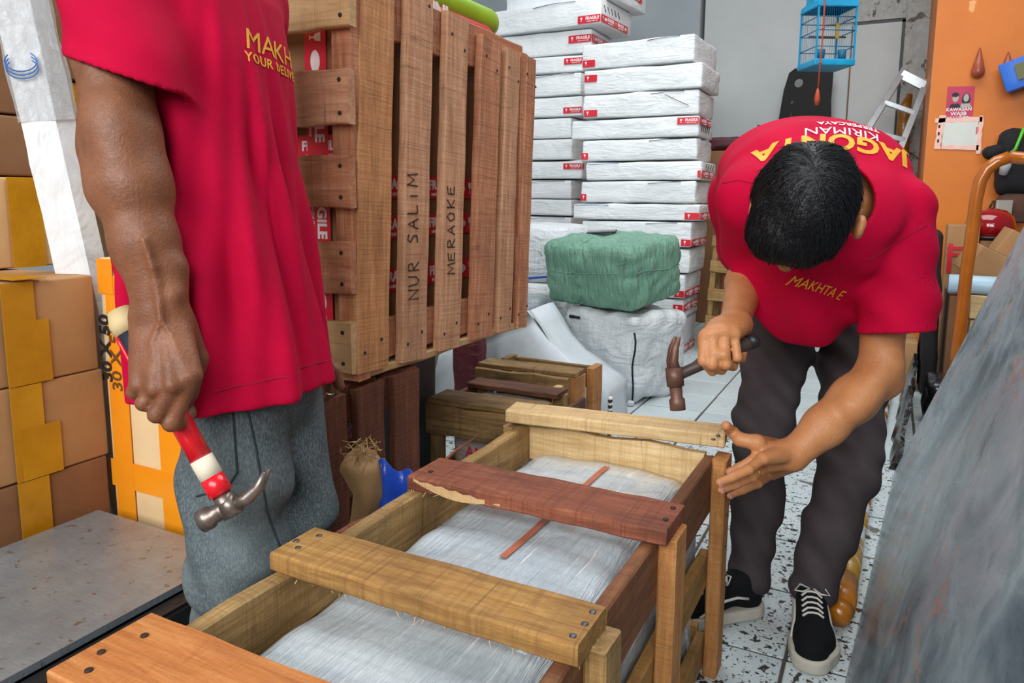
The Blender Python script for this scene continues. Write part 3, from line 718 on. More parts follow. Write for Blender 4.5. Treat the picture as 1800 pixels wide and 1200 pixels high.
for k in range(90):
    c = Vector((bgc.x+rs.gauss(0, .016), bgc.y+rs.gauss(0, .014), .445+rs.random()*.06)); d = Vector((rs.uniform(-1, 1), rs.uniform(-1, 1), rs.uniform(-.6, 1)))*.016
    q = Vector((rs.uniform(-1, 1), rs.uniform(-1, 1), rs.uniform(-1, 1)))*.010
    shp.append((tubemesh([c-d, c+q, c+d], .0008, 3), I4))
o = obj('wood_shavings', joinmesh(shp), m_shave, pb); o['kind'] = 'stuff'
# ------------------------------------------------------------------ two small weathered crates behind
ca = thing('small_crate', 'low weathered grey-brown wooden crate directly behind the open crate', 'crate', (-1.1, 2.08, 0))
plank('front_board', ca, (-1.272, 1.915, .300), (-.87, 1.925, .300), (0, 0, 1), .098, .02, wd_weath, 8)
plank('top_board', ca, (-1.268, 1.97, .358), (-.895, 1.985, .358), (0, 1, 0), .125, .018, wd_weath, 8)
plank('top_board', ca, (-1.268, 2.20, .352), (-.93, 2.205, .352), (0, 1, 0), .09, .018, wd_dark, 8)
for (x_, y_) in ((-1.245, 1.935), (-.89, 1.945), (-1.245, 2.23), (-.945, 2.23)): plank('corner_post', ca, (x_, y_, 0), (x_, y_, .346), (1, 0, 0), .045, .03, wd_weath, 4)
for x_ in (-1.268, -.872): plank('side_board', ca, (x_, 1.93, .29), (x_, 2.25, .29), (0, 0, 1), .1, .016, wd_dark, 4)
for z_ in (.08,):
    plank('front_board', ca, (-1.272, 1.915, z_), (-.87, 1.925, z_), (0, 0, 1), .098, .02, wd_weath, 4)
    for x_ in (-1.268, -.872): plank('side_board', ca, (x_, 1.93, z_), (x_, 2.25, z_), (0, 0, 1), .1, .016, wd_dark, 4)
ia = thing('cardboard_box', 'plastic-wrapped carton inside the low weathered crate', 'box', (-1.07, 2.09, .004))
obj('box_body', softbox(.25, .22, .32, .01, 4, .003, 6, 9), m_carton, ia, T(-1.085, 2.085, .006))
obj('film', softbox(.258, .228, .328, .02, 6, .004, 14, 5, crease=.01), m_clr, ia, T(-1.085, 2.085, .004))
obj('printed_mark', textmesh('AMIN', .05, .0005, 0, 'CENTER', .001), m_tape_r, ia, frame((-1.10, 1.965, .19), (1, 0, 0), (0, 0, 1)))
cb = thing('small_crate', 'low weathered crate with pale corner post in front of the white draped sheet', 'crate', (-1.15, 2.42, 0))
plank('top_board', cb, (-1.345, 2.415, .372), (-.955, 2.43, .372), (0, 1, 0), .10, .018, wd_weath, 8)
plank('front_board', cb, (-1.338, 2.345, .33), (-.97, 2.36, .33), (0, 0, 1), .075, .018, wd_weath, 8)
for (x_, y_, m_) in ((-1.33, 2.40, wd_weath), (-.965, 2.425, wd_post), (-1.33, 2.60, wd_weath), (-.965, 2.60, wd_post)): plank('corner_post', cb, (x_, y_, 0), (x_, y_, .362), (0, 1, 0), .09, .03, m_, 4)
plank('corner_post', cb, (-.982, 2.29, 0), (-.982, 2.29, .352), (0, 1, 0), .05, .028, wd_pale, 4)
for z_ in (.07, .2): plank('front_board', cb, (-1.338, 2.345, z_), (-.97, 2.36, z_), (0, 0, 1), .075, .018, wd_weath, 4)
plank('back_board', cb, (-1.345, 2.635, .31), (-.955, 2.635, .31), (0, 0, 1), .09, .018, wd_weath, 4)
ib = thing('cardboard_box', 'carton packed inside the weathered crate with pale corner post', 'box', (-1.15, 2.5, .004))
obj('box_body', softbox(.27, .20, .32, .01, 4, .003, 6, 10), m_carton_d, ib, T(-1.15, 2.50, .004))
# ------------------------------------------------------------------ draped white sheet package
def silhouette_solid(px, y0, y1, ny, amp, seed):
    """closed solid: front outline given as XZ points (top edge), standing on the floor, from y0 to y1"""
    v = []; f = []; n = len(px); rows = ny+1; lev = 7
    for j in range(rows):
        y = y0+(y1-y0)*j/ny
        for (x, z) in px:
            for k in range(lev):
                s = k/(lev-1); zz = z*s
                d = noise.noise(Vector((x*6, y*6, zz*6+seed)))*amp+abs(noise.noise(Vector((x*14+zz*9, y*9, seed))))*amp
                edge = -(1-s)*.0
                v.append((x+d*.4, y+d-(.05*(s**4) if j == 0 else 0)*-1, max(zz+d*.5*(s > 0), 0)))
    def id(j, i, k): return (j*n+i)*lev+k
    for i in range(n-1):
        for k in range(lev-1):
            f.append((id(0, i, k), id(0, i+1, k), id(0, i+1, k+1), id(0, i, k+1)))
            f.append((id(ny, i, k), id(ny, i, k+1), id(ny, i+1, k+1), id(ny, i+1, k)))
    for j in range(ny):
        for i in range(n-1): f.append((id(j, i, lev-1), id(j, i+1, lev-1), id(j+1, i+1, lev-1), id(j+1, i, lev-1)))
        for k in range(lev-1):
            f.append((id(j, 0, k), id(j, 0, k+1), id(j+1, 0, k+1), id(j+1, 0, k)))
            f.append((id(j, n-1, k), id(j+1, n-1, k), id(j+1, n-1, k+1), id(j, n-1, k+1)))
    return mkmesh('drape', v, f, True)
m_drape = simple('drape_sheet', 'c2cdd4', 'd6dfe3', 5, .45, .35, 7)
pts = [P(u_, v_, y=2.85) for (u_, v_) in ((770, 625), (800, 605), (850, 585), (895, 560), (928, 545), (945, 575), (965, 605), (990, 632), (1018, 655), (1045, 672), (1068, 688))]
dr = thing('draped_package', 'bulky package under a pale blue-grey plastic sheet with striped rope hem, beside white sacks', 'package', (-1.35, 2.95, 0))
obj('sheet', silhouette_solid([(p.x, p.z) for p in pts], 2.80, 3.12, 6, .022, 3), m_drape, dr)
m_rope = simple('rope_white', 'e2e2dc', rough=.8)
r0 = P(1068, 694, y=2.80); r1 = Vector((r0.x-.005, 2.79, .01))
rp = []
for k in range(16):
    p = Vector((r0.x+.012, 2.80, .012)).lerp(r0+Vector((.012, 0, 0)), k/16)
    rp.append(p)
ropeme = lathe([(.006, -.005), (.010, -.002), (.010, .002), (.006, .005)], 8)
for k, p in enumerate(rp): obj('rope_twist', ropeme, m_rope if k % 2 else m_black, dr, T(*p) @ Rx(30))
mr = thing('woven_sack', 'slim dark maroon woven sack standing behind the small weathered crates', 'sack', (-1.5, 2.62, 0))
obj('sack_body', softbox(.13, .10, .56, .03, 6, .012, 7, 3), m_sackr, mr, T(-1.565, 2.68, 0))
sg = thing('grey_bundle', 'dark grey plastic bundle in shadow propping the back of the handwritten crate', 'bundle', (-1.4, 1.9, 0))
obj('bundle_body', softbox(.17, .34, .592, .03, 6, .006, 6, 13), simple('grey_plastic', '3c4246', '4c5256', 6, .5, .4, 10), sg, T(-1.385, 1.86, 0))
# ------------------------------------------------------------------ sacks, green bale, phone
def knots(parent, c, s, n, mat, r=.0016, L=.03):
    me = []
    for k in range(n):
        p = Vector(c)+Vector((rs.uniform(-1, 1)*s[0], rs.uniform(-1, 1)*s[1], rs.uniform(-1, 1)*s[2]))
        d = Vector((rs.uniform(-1, 1), rs.uniform(-1, .1), rs.uniform(-1, 1))).normalized()*L*rs.uniform(.4, 1)
        me.append((tubemesh([p, p+d*.6+Vector((0, -.004, 0)), p+d], r, 4), I4))
    o = obj('loose_fibres', joinmesh(me), mat, parent); o['kind'] = 'stuff'
wb = thing('white_sack', 'large crumpled white woven sack with a stitched seam, under the green bale', 'sack', (-1.18, 3.63, 0))
Mw = T(-1.185, 3.64, 0) @ Rz(-20)
obj('sack_body', softbox(.46, .44, .435, .05, 12, .016, 5, 2, .012, crease=.04), m_sack, wb, Mw)
obj('seam_stitch', tubemesh([Mw @ Vector((.226+.005*math.sin(k*1.3), -.222+.006*math.sin(k*.9), .36-.042*k)) for k in range(9)], .005, 6), m_blackcloth, wb)
obj('seam_stitch', tubemesh([Mw @ Vector((-.05+.03*k, -.238, .022-.004*math.sin(k))) for k in range(9)], .004, 6), m_blackcloth, wb)
obj('seam_knot', softbox(.035, .03, .03, .012, 3, .004, 20, 1), m_sack, wb, Mw @ T(.222, -.226, 0))
obj('torn_hole', softbox(.07, .012, .016, .005, 3, .003, 20, 1), m_blackcloth, wb, Mw @ T(-.14, -.240, .385))
w2 = thing('white_sack', 'wrinkled grey-white sack squeezed between green bale and draped package', 'sack', (-1.62, 3.5, 0))
obj('sack_body', softbox(.30, .40, .46, .06, 10, .020, 5, 8, .01, crease=.06), m_sackg, w2, T(-1.75, 3.58, 0) @ Rz(8))
gb = thing('green_bale', 'bulging green woven-plastic bale tied with cord, sitting on a white sack', 'bale', (-1.2, 3.65, .47))
Mg = T(-1.265, 3.67, .470) @ Rz(-20) @ Rx(7)
meG = softbox(.56, .46, .325, .055, 14, .014, 5, 4, .012, crease=.03)
obj('bale_body', meG, m_green, gb, Mg)
bvG = BVHTree.FromPolygons([Mg @ q.co for q in meG.vertices], [tuple(p.vertices) for p in meG.polygons])
def on_bale(a, dirn, off=.0015):
    a = Mg @ Vector(a); d = (Mg.to_3x3() @ Vector(dirn)).normalized(); h = bvG.ray_cast(a-d*.3, d, .6); return (h[0]-d*off) if h[0] is not None else a
obj('tie_cord', tubemesh([on_bale((-.27+.053*k, -.25, .185-.010*math.sin(k*.5)), (0, 1, 0)) for k in range(11)]+[on_bale((.27, -.21+.05*k, .18+.012*math.sin(k*.8)), (-1, 0, 0)) for k in range(9)], .0028, 5), m_green, gb)
obj('tie_cord', tubemesh([on_bale((-.04, -.25, .02+.036*k), (0, 1, 0)) for k in range(8)]+[on_bale((-.04, -.19+.05*k, .32), (0, 0, -1)) for k in range(9)], .0028, 5), m_green, gb)
obj('tie_cord', tubemesh([on_bale((.255+.004*math.sin(k), -.25, .03+.03*k), (0, 1, 0)) for k in range(8)], .0026, 5), m_green, gb)
for c_ in ((-.25, -.235, .26), (-.25, -.235, .06), (-.04, -.24, .16), (-.04, -.24, .04), (.25, -.235, .25), (.25, -.23, .04)): knots(gb, on_bale(c_, (0, 1, 0)), (.025, .006, .022), 12, m_green)
hit = bvG.ray_cast(CAM, ray(1058, 412).normalized()); pc = hit[0] if hit[0] is not None else Mg @ Vector((0, -.02, .335))
up_b = (Mg.to_3x3() @ Vector((0, 0, 1))).normalized()
tops = [bvG.ray_cast(pc+Vector((dx, dy, .2)), Vector((0, 0, -1)))[0] for dx in (-.07, 0, .07) for dy in (-.03, 0, .03)]
lift = max([(q-pc).dot(up_b) for q in tops if q is not None]+[0])
pc = pc+up_b*(lift+.0008)
ph = thing('smartphone', 'black smartphone lying on top of the green bale', 'phone', tuple(pc))
Mp = T(*pc) @ Rz(-20) @ Rx(7) @ Rz(32)
obj('phone_body', softbox(.158, .076, .010, .0048, 3, 0, 1, 1), m_black, ph, Mp)
obj('phone_screen', boxmesh(.148, .068, .0006), simple('screen_glass', '0c0e12', rough=.08), ph, Mp @ T(0, 0, .0103))
# floor litter by the sacks
lit = simple('litter_dark', '2a251f', '4a4238', 20, .9)
for k, (x_, y_, a_, s_) in enumerate(((-1.12, 3.17, 20, .07), (-1.20, 3.13, -30, .05), (-1.05, 3.05, 60, .06), (-1.28, 3.20, 10, .08), (-1.16, 3.05, -15, .04))):
    q = tag(obj('floor_scrap', softbox(s_, s_*.4, .006, .0025, 3, .003, 30, k), lit, None, T(x_, y_, 0.001) @ Rz(a_)), 'small dark scrap lying on the tiles in front of the white sack', 'scrap', 'scraps on the tiles')
q = thing('red_tag', 'small red and white tag lying by the foot of the white sack', 'tag', (-1.215, 3.2, .0))
obj('tag_card', softbox(.04, .012, .045, .004, 3, .002, 30, 2), m_tape_r, q, T(-1.235, 3.24, 0))
obj('tag_print', softbox(.018, .002, .018, .001, 2, 0, 30, 2), m_print_w, q, T(-1.235, 3.2325, .012))
# ------------------------------------------------------------------ stacks of white wrapped boxes
ORD = ['topmost', 'second from the top', 'third from the top', 'fourth from the top', 'fifth from the top', 'sixth from the top', 'seventh from the top', 'eighth from the top', 'ninth from the top', 'tenth from the top', 'eleventh from the top', 'twelfth from the top', 'thirteenth from the top', 'lowest']
wcache = {}
def whitebox(label, cx, cy, z0, w, d, h, rot, seed, group):
    M = T(cx, cy, z0) @ Rz(rot)
    t = thing('wrapped_box', label, 'box', group=group, M=M)
    obj('paper_wrap', softbox(w, d, h, .012, 6, .005, 4, seed, .003, crease=.012), m_wrap, t, M)
    # fold line of the paper
    return t, M
def btape(t, M, w, d, h, z, u0, side=0.0, th=.042):
    """fragile tape on the front face from u0 to right corner, optionally round the side"""
    e = .007
    A = M @ Vector((u0[0], -d/2-e, z)); B = M @ Vector((u0[1], -d/2-e, z)); nv = M.to_3x3() @ Vector((0, -1, 0))
    fragile(t, A, B, (0, 0, 1), nv, th)
    if side:
        A = M @ Vector((w/2+e, -d/2-e, z)); B = M @ Vector((w/2+e, -d/2+side, z)); fragile(t, A, B, (0, 0, 1), M.to_3x3() @ Vector((1, 0, 0)), th)
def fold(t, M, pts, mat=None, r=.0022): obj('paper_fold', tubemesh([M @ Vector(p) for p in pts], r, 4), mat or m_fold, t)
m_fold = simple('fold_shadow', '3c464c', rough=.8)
m_foldb = simple('fold_blue', '3f78b0', rough=.6)
vy = [58, 108, 155, 201, 240, 281, 317, 358, 390, 437, 483, 528, 565]
zt = [P(1225, q, y=4.6).z for q in vy]+[0.0]
xl = [1025, 1027, 1025, 1005, 1023, 1030, 1022, 1006, 1022, 1020, 1020, 1020, 1020]
xr = [1227, 1237, 1228, 1229, 1224, 1232, 1224, 1229, 1216, 1212, 1205, 1200, 1196]
GR = 'white wrapped boxes, front stack'
for i in range(13):
    z1, z0 = zt[i]-.006, zt[i+1]+(.004 if i < 12 else 0)
    xa = P(xl[i], vy[i], y=4.6).x; xb = P(xr[i], vy[i], y=4.6).x
    w = xb-xa; d = (.50, .46, .44, .40, .46, .44, .42, .46, .42, .44, .42, .42, .42)[i]; h = z1-z0
    rot = (-3.0, -1.5, 1, 0, 1.2, .8, -.5, 1, 0, .6, -.8, .5, 0)[i]
    t, M = whitebox('white paper-wrapped flat box, '+ORD[i if i < 12 else 13]+' in the tall stack behind the green bale', (xa+xb)/2, 4.6+d/2, z0, w, d, h, rot, 40+i, GR)
    if i in (0, 1): btape(t, M, w, d, h, .035 if i == 0 else h-.05, (-w/2+.01, -w/2+.095))
    if i == 2: btape(t, M, w, d, h, .03, (-w/2+.01, -w/2+.10))
    if i == 3: btape(t, M, w, d, h, h-.03, (w/2-.13, w/2), .30)
    if i == 4: btape(t, M, w, d, h, .03, (-w/2+.0, -w/2+.045))
    if i == 5: btape(t, M, w, d, h, .035, (w/2-.02, w/2), .34)
    if i == 6: btape(t, M, w, d, h, .03, (-w/2+.0, -w/2+.04))
    if i == 7: btape(t, M, w, d, h, .03, (w/2-.09, w/2), .36)
    if i in (8, 10, 11, 12): btape(t, M, w, d, h, .03 if i != 11 else h-.05, (w/2-.06, w/2), .38)
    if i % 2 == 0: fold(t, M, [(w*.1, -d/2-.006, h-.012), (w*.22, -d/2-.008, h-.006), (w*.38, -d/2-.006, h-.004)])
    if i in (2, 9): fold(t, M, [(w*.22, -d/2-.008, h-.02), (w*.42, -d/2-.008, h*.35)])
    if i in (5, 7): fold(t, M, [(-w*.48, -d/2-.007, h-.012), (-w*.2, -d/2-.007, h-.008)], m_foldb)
    if i == 3:
        for k in range(5): fold(t, M, [(w/2+.006, -d/2+.05+.05*k, .03), (w/2+.006, -d/2+.07+.05*k, .07)], m_ink, .0025)
    if i == 5:
        for k in range(4): fold(t, M, [(w/2+.006, -d/2+.10+.07*k, h-.05), (w/2+.006, -d/2+.13+.07*k, h-.015)], m_ink, .0025)
# rear stack
vy2 = [52, 96, 127, 168, 205, 243, 281, 315, 350, 380, 405]
zt2 = [P(1000, q, y=5.05).z for q in vy2]+[.70, .50, .30, .14]
xr2 = [1040, 1024, 1022, 1022, 1004, 1006, 1022, 1004, 1004, 1004, 1003, 1003, 1003, 1003]
GR2 = 'white wrapped boxes, rear stack'
for i in range(14):
    z1 = zt2[i]-.006; z0 = (zt2[i+1]+.004) if i+1 < len(zt2) else 0
    xb = P(xr2[i], vy2[min(i, 10)], y=5.05).x; w = .80; d = .55; h = z1-z0
    lab = ('white wrapped rear-stack box directly under the long overhanging box' if i == 0 else ('white wrapped rear-stack box, layer %s below the long overhanging box' % ['', 'two', 'three', 'four', 'five', 'six', 'seven', 'eight', 'nine', 'ten', 'eleven', 'twelve', 'thirteen', 'fourteen'][i]))
    t, M = whitebox(lab, xb-w/2, 5.05+d/2, z0, w, d, h, (0, .5, -.5, .8, 0, -.4, .5, 0, .3, 0, 0, 0, 0, 0)[i], 70+i, GR2)
    if i == 0: btape(t, M, w, d, h, h*.6, (w/2-.17, w/2), .40, .05)
    if i in (1, 3, 6): btape(t, M, w, d, h, .04 if i == 3 else h-.04, (w/2-.14, w/2-.0), .02)
    if i in (2, 7, 9): fold(t, M, [(-w*.02, -d/2-.006, h-.02), (w*.2, -d/2-.008, h-.008), (w*.44, -d/2-.006, h-.006)])
zo = zt2[0]
xb = P(1064, 30, y=5.0).x; w = .96; d = .55; h = P(1000, 3, y=5.0).z-zo
t, M = whitebox('long white wrapped box jutting out on top of the rear stack', xb-w/2, 5.0+d/2, zo+.002, w, d, h-.004, -4, 91, GR2)
btape(t, M, w, d, h, .035, (w/2-.17, w/2), .46, .05)
fold(t, M, [(-w*.05, -d/2-.006, h-.02), (w*.1, -d/2-.008, h-.008), (w*.3, -d/2-.006, h-.012)])
for k in range(5): fold(t, M, [(w/2+.006, -d/2+.04+.06*k, h-.05), (w/2+.006, -d/2+.07+.06*k, h-.09)], m_ink, .0025)
xb = P(1082, 0, y=5.3).x; z_ = zo+h+.004
t, M = whitebox('upper white wrapped box resting at the very top of the rear stack', xb-.42+.09, 5.02+.35, z_, .86, .60, .16, -6, 92, GR2)
btape(t, M, .86, .60, .16, .09, (.3, .43), .5, .06)
# third stack, behind: taped box glimpsed right of the rear stack
for k, (z0, z1) in enumerate(((.0, .5), (.504, 1.0), (1.004, 1.5), (1.504, 1.96))):
    t, M = whitebox('bulky white wrapped box %s in the hidden stack between the two stacks' % ('at the floor', 'second up', 'third up', 'uppermost')[k], -1.70, 5.92, z0, .62, .36, z1-z0, 0, 95+k, 'white boxes of the hidden stack')
    if k == 3: btape(t, M, .62, .36, z1-z0, z1-z0-.04, (.05, .30), .2, .05)
# white sack + flat box left of green bale
s3 = thing('white_sack', 'smooth pale blue-white sack behind the green bale, beside the crate edge', 'sack', (-1.86, 3.95, .47))
fb = thing('wrapped_box', 'flat grey-white box under the pale sack behind the green bale', 'box', (-1.85, 4.05, 0))
obj('paper_wrap', softbox(.5, .55, .50, .015, 6, .004, 4, 101), m_wrap, fb, T(-1.85, 4.12, 0))
obj('sack_body', softbox(.46, .45, .33, .06, 8, .016, 4, 102, .01), m_sack, s3, T(-1.84, 4.08, .502))
obj('blue_hem', tubemesh([(-1.95+.03*k, 3.852, .515+.004*k) for k in range(9)], .006, 6), m_bluep, s3)
# ------------------------------------------------------------------ small crate beside the stack
sc_ = thing('narrow_crate', 'tall narrow slatted crate with wrapped brown goods, beside the white box stack', 'crate', (-.85, 4.85, 0))
Ms = T(-.86, 4.82, 0) @ Ry(2.5)
def pl(parent, a, b, wdir, Wd, Th, mat, nx=4, M=Ms, name='slat'):
    a, b = M @ Vector(a), M @ Vector(b); return plank(name, parent, a, b, M.to_3x3() @ Vector(wdir), Wd, Th, mat, nx)
for x_ in (-.15, .15): pl(sc_, (x_, -.02, 0), (x_, -.02, .80), (1, 0, 0), .035, .03, wd_rail, 4, Ms, 'corner_post'); pl(sc_, (x_, .16, 0), (x_, .16, .80), (1, 0, 0), .035, .03, wd_rail, 4, Ms, 'corner_post')
for z_ in (.04, .20, .38, .56, .72): pl(sc_, (-.17, -.045, z_), (.20, -.045, z_), (0, 0, 1), .075, .02, wd_rail)
pl(sc_, (-.17, -.045, .80), (.20, -.045, .80), (0, 0, 1), .075, .02, wd_dkrail)
for k in range(5): pl(sc_, (.185, -.02+.045*k, 0), (.185, -.02+.045*k, .8), (0, 1, 0), .03, .02, wd_weath)
wr = thing('wrapped_goods', 'brown film-wrapped goods inside the narrow crate', 'package', (-.85, 4.85, 0))
m_brownfilm = simple('brown_film', '6e3c24', '8a5034', 6, .25, .5, 12)
obj('goods_body', softbox(.22, .15, .78, .02, 8, .008, 9, 7, crease=.02), m_brownfilm, wr, T(-.85, 4.885, .01) @ Ry(2.5))
obj('red_patch', softbox(.07, .01, .05, .004, 2, .002, 9, 7), m_tape_r, wr, T(-.80, 4.803, .66))
# ------------------------------------------------------------------ background left of the man: carton with clutter, black frames
bc = carton('large brown carton in the back corner under a heap of tools', (-1.35, 5.95, .002), (-.72, 6.55, 1.36), m_carton_d, [('-y', .12, .30, 1.18, 1.35, m_carton2)], 0, seed=110)
cl = thing('tool_heap', 'dark heap of tools and rods piled on the back-corner carton', 'tools', (-1.05, 6.3, 1.37))
M0 = T(-1.05, 6.25, 1.372)
obj('maroon_tray', softbox(.30, .30, .10, .02, 4, .01, 8, 3), simple('maroon', '4a1620', '5e1f2a', 8, .5), cl, M0 @ T(-.16, 0, 0) @ Rz(8))
obj('dark_pan', lathe([(.16, .10), (.17, .13), (.15, .14), (.02, .145)], 20), m_blackcloth, cl, M0 @ T(.10, -.02, -.05) @ Ry(12))
obj('wooden_handle', tubemesh([(0, 0, 0), (.02, 0, .10)], [.018, .024], 10), simple('handle_brown', '5c3a26', '6e4830', 9, .5), cl, M0 @ T(.06, -.02, .095))
for k in range(7): obj('rod', tubemesh([(-.22+.02*k, -.24+.05*k, .02+.012*k), (.26, -.20+.06*k, .03)], .008, 6), simple('rod_%d' % k, ('3a2018', '55321e', '2a2422', '6a4a30', '4a2a1c', '8a8078', '30241c')[k], rough=.6), cl, M0)
# stack of black plastic chairs: two shells with slotted backs and legs
bk = thing('black_chairs', 'black plastic chair frame with slotted back hung against the grey wall', 'chair', (-.72, 6.6, 0))
Mk = T(-.715, 6.80, 1.30)
def panel(outline, holes, th):
    bm = bmesh.new()
    ed = []
    for loop in [outline]+holes:
        vs_ = [bm.verts.new((x, 0, z)) for x, z in loop]
        for k in range(len(vs_)): ed.append(bm.edges.new((vs_[k], vs_[(k+1) % len(vs_)])))
    bmesh.ops.triangle_fill(bm, edges=ed, use_beauty=True)
    r = bmesh.ops.extrude_face_region(bm, geom=bm.faces[:])
    for g in r['geom']:
        if isinstance(g, bmesh.types.BMVert): g.co.y += th
    bmesh.ops.recalc_face_normals(bm, faces=bm.faces[:])
    me = bpy.data.meshes.new('panel'); bm.to_mesh(me); bm.free(); return me
def circ(cx, cz, r, n=12): return [(cx+r*math.cos(2*math.pi*k/n), cz+r*math.sin(2*math.pi*k/n)) for k in range(n)]
out = [(-.22, .06), (-.25, .30), (-.20, .34), (-.17, .60), (-.135, .74), (-.09, .775), (.0, .77), (.21, .755), (.205, .50), (.22, .30), (.225, .02), (.14, 0), (-.15, 0)]
holes = [circ(-.055, .655, .036), circ(-.10, .50, .014, 8)]
for k, (x0, x1, z0, z1) in enumerate(((-.165, -.150, .05, .36), (-.125, -.105, .05, .42), (-.03, -.012, .04, .30), (.02, .04, .04, .34), (.10, .115, .06, .28), (.15, .20, .06, .20))):
    holes.append([(x0, z0), (x1, z0), (x1+.012, z1), (x0+.012, z1)])
obj('chair_back', panel(out, holes, .03), m_blk2, bk, Mk)
for x_ in (-.17, .17): obj('chair_leg', tubemesh([(x_, .02, .05), (x_*1.15, .0, -1.295)], [.02, .014], 8), m_blk2, bk, Mk)
obj('chair_seat', softbox(.36, .16, .03, .012, 4, 0, 1, 1), m_blk2, bk, Mk @ T(0, -.09, .06))
# bird cage hanging from a cord
cg = thing('bird_cage', 'turquoise wire bird cage hanging on an orange cord before the grey wall', 'cage', (-.38, 4.55, 1.70))
m_turq = simple('cage_blue', '0f86b4', '18a0cc', 8, .45)
m_mesh_b = simple('cage_dark', '1b6a8c', rough=.5)
Mc = T(-.385, 4.60, 1.715) @ Rz(30)
s_ = .105
obj('cage_base', softbox(.225, .225, .035, .006, 3, 0, 1, 1), m_turq, cg, Mc)
for (x_, y_) in ((-1, -1), (1, -1), (1, 1), (-1, 1)): obj('corner_bar', boxmesh(.009, .009, .30), m_turq, cg, Mc @ T(s_*x_, s_*y_, .165))
for k, z_ in enumerate((.10, .185, .255, .31)):
    for (a_, b_) in (((-s_, -s_), (s_, -s_)), ((s_, -s_), (s_, s_)), ((s_, s_), (-s_, s_)), ((-s_, s_), (-s_, -s_))):
        obj('cross_wire', tubemesh([(a_[0], a_[1], z_), (b_[0], b_[1], z_)], .003 if k < 3 else .005, 5), m_mesh_b if k < 3 else m_turq, cg, Mc)
wm = []
for k in range(1, 17):
    q = -s_+2*s_*k/17
    for (p_, d_) in (((q, -s_), 0), ((q, s_), 0), ((-s_, q), 0), ((s_, q), 0)): wm.append((tubemesh([(p_[0], p_[1], .03), (p_[0], p_[1], .31)], .0007, 3, False), I4))
o = obj('cage_wires', joinmesh(wm), m_mesh_b, cg, Mc); o['kind'] = 'stuff'
rf = []
prof = [(.112, 0), (.108, .03), (.085, .055), (.05, .075), (.045, .10), (.02, .12)]
v = []; f = []
for (r_, z_) in prof:
    for (x_, y_) in ((-1, -1), (1, -1), (1, 1), (-1, 1)): v.append((r_*x_, r_*y_, .31+z_))
for i in range(len(prof)-1):
    for k in range(4): a_ = i*4+k; b_ = i*4+(k+1) % 4; f.append((a_, b_, b_+4, a_+4))
f.append((20, 21, 22, 23))
obj('cage_roof', mkmesh('roof', v, f), m_turq, cg, Mc)
for k in range(4): obj('roof_crest', softbox(.10, .006, .05, .002, 3, 0, 1, 1), m_turq, cg, Mc @ Rz(90*k) @ T(0, -.105, .33))
obj('feed_cup', lathe([(.02, 0), (.024, .05), (.022, .05)], 12), m_mesh_b, cg, Mc @ T(-.06, -.06, .04))
obj('feed_cup', lathe([(.02, 0), (.024, .05), (.022, .05)], 12), m_mesh_b, cg, Mc @ T(.06, -.06, .04))
obj('perch', tubemesh([(-s_, 0, .17), (s_, 0, .17)], .005, 6), wd_dkrail, cg, Mc)
obj('yellow_feeder', softbox(.018, .018, .085, .005, 3, 0, 1, 1), simple('yellow_pl', 'd0a21c', rough=.5), cg, Mc @ T(.045, -.02, .155))
obj('hook', tubemesh([(0, 0, .42), (0, 0, 2.06)], .003, 5), m_blackcloth, cg, Mc)
m_cordo = simple('cord_orange', 'b0431c', rough=.6)
co_ = thing('orange_cord', 'thin orange cord with a tassel hanging down in front of the bird cage', 'cord', (-.42, 4.38, 1.3))
cp = [P(u_, v_, y=4.42) for (u_, v_) in ((1451, -60), (1450, 0), (1447, 50), (1442, 110), (1437, 165))]
cp[0] = cp[1]+Vector((0, 0, 1.3))
obj('cord_line', tubemesh(cp, .004, 6), m_cordo, co_)
obj('tassel', lathe([(.004, .06), (.012, .03), (.016, .0), (.010, -.03)], 8), m_cordo, co_, T(*(cp[-1]-Vector((0, 0, .03)))))
for q in (cp[2], cp[3]): obj('knot', lathe([(.003, -.01), (.008, 0), (.003, .01)], 8), m_cordo, co_, T(*q))
# aluminium ladder
ld = thing('aluminium_ladder', 'aluminium step ladder leaning in the corner between the door and orange wall', 'ladder', (-.2, 6.2, 0))
m_alu = simple('aluminium', 'aeb6ba', 'c4ccd0', 12, .35, Metallic=.55)
La, Ra = P(1590, 122, y=6.55), P(1629, 143, y=6.55); Lb_, Rb_ = P(1535, 212, y=6.35), P(1588, 248, y=6.35)
def ext(a, b):
    d = (b-a).normalized(); return a+d*((0.0-a.z)/d.z)
L0, R0 = ext(La, Lb_), ext(Ra, Rb_)
# keep the foot of the ladder at plausible spread
for nm, a_, b_ in (('rail', La, L0), ('rail', Ra, R0)):
    plank(nm, ld, a_, b_, (0, 1, 0), .06, .046, m_alu, 2, .0, .003)
Lh = (La-L0).length
for k in range(9):
    s = (.02+k*.108)
    a_ = La.lerp(L0, s); b_ = Ra.lerp(R0, s)
    plank('step', ld, a_, b_, (0, 1, 0), .075, .036 if k else .07, m_alu, 2, 0, .003)
tw = thing('wrapped_tube', 'brown tape-wrapped tube standing behind the ladder', 'tube', (0, 6.75, 0))
obj('tube_body', tubemesh([P(1583, 330, y=6.75), P(1586, 260, y=6.75), P(1590, 190, y=6.75), P(1600, 165, y=6.75)], [.05, .05, .048, .02], 10), simple('tape_brown', '8a5a1c', 'a87028', 9, .25, .4, 14), tw)
q_ = P(1583, 330, y=6.75); obj('tube_foot', tubemesh([q_, (q_.x-.02, 6.75, 0)], .05, 10), simple('tape_brown2', '7a4e1c', rough=.4), tw)
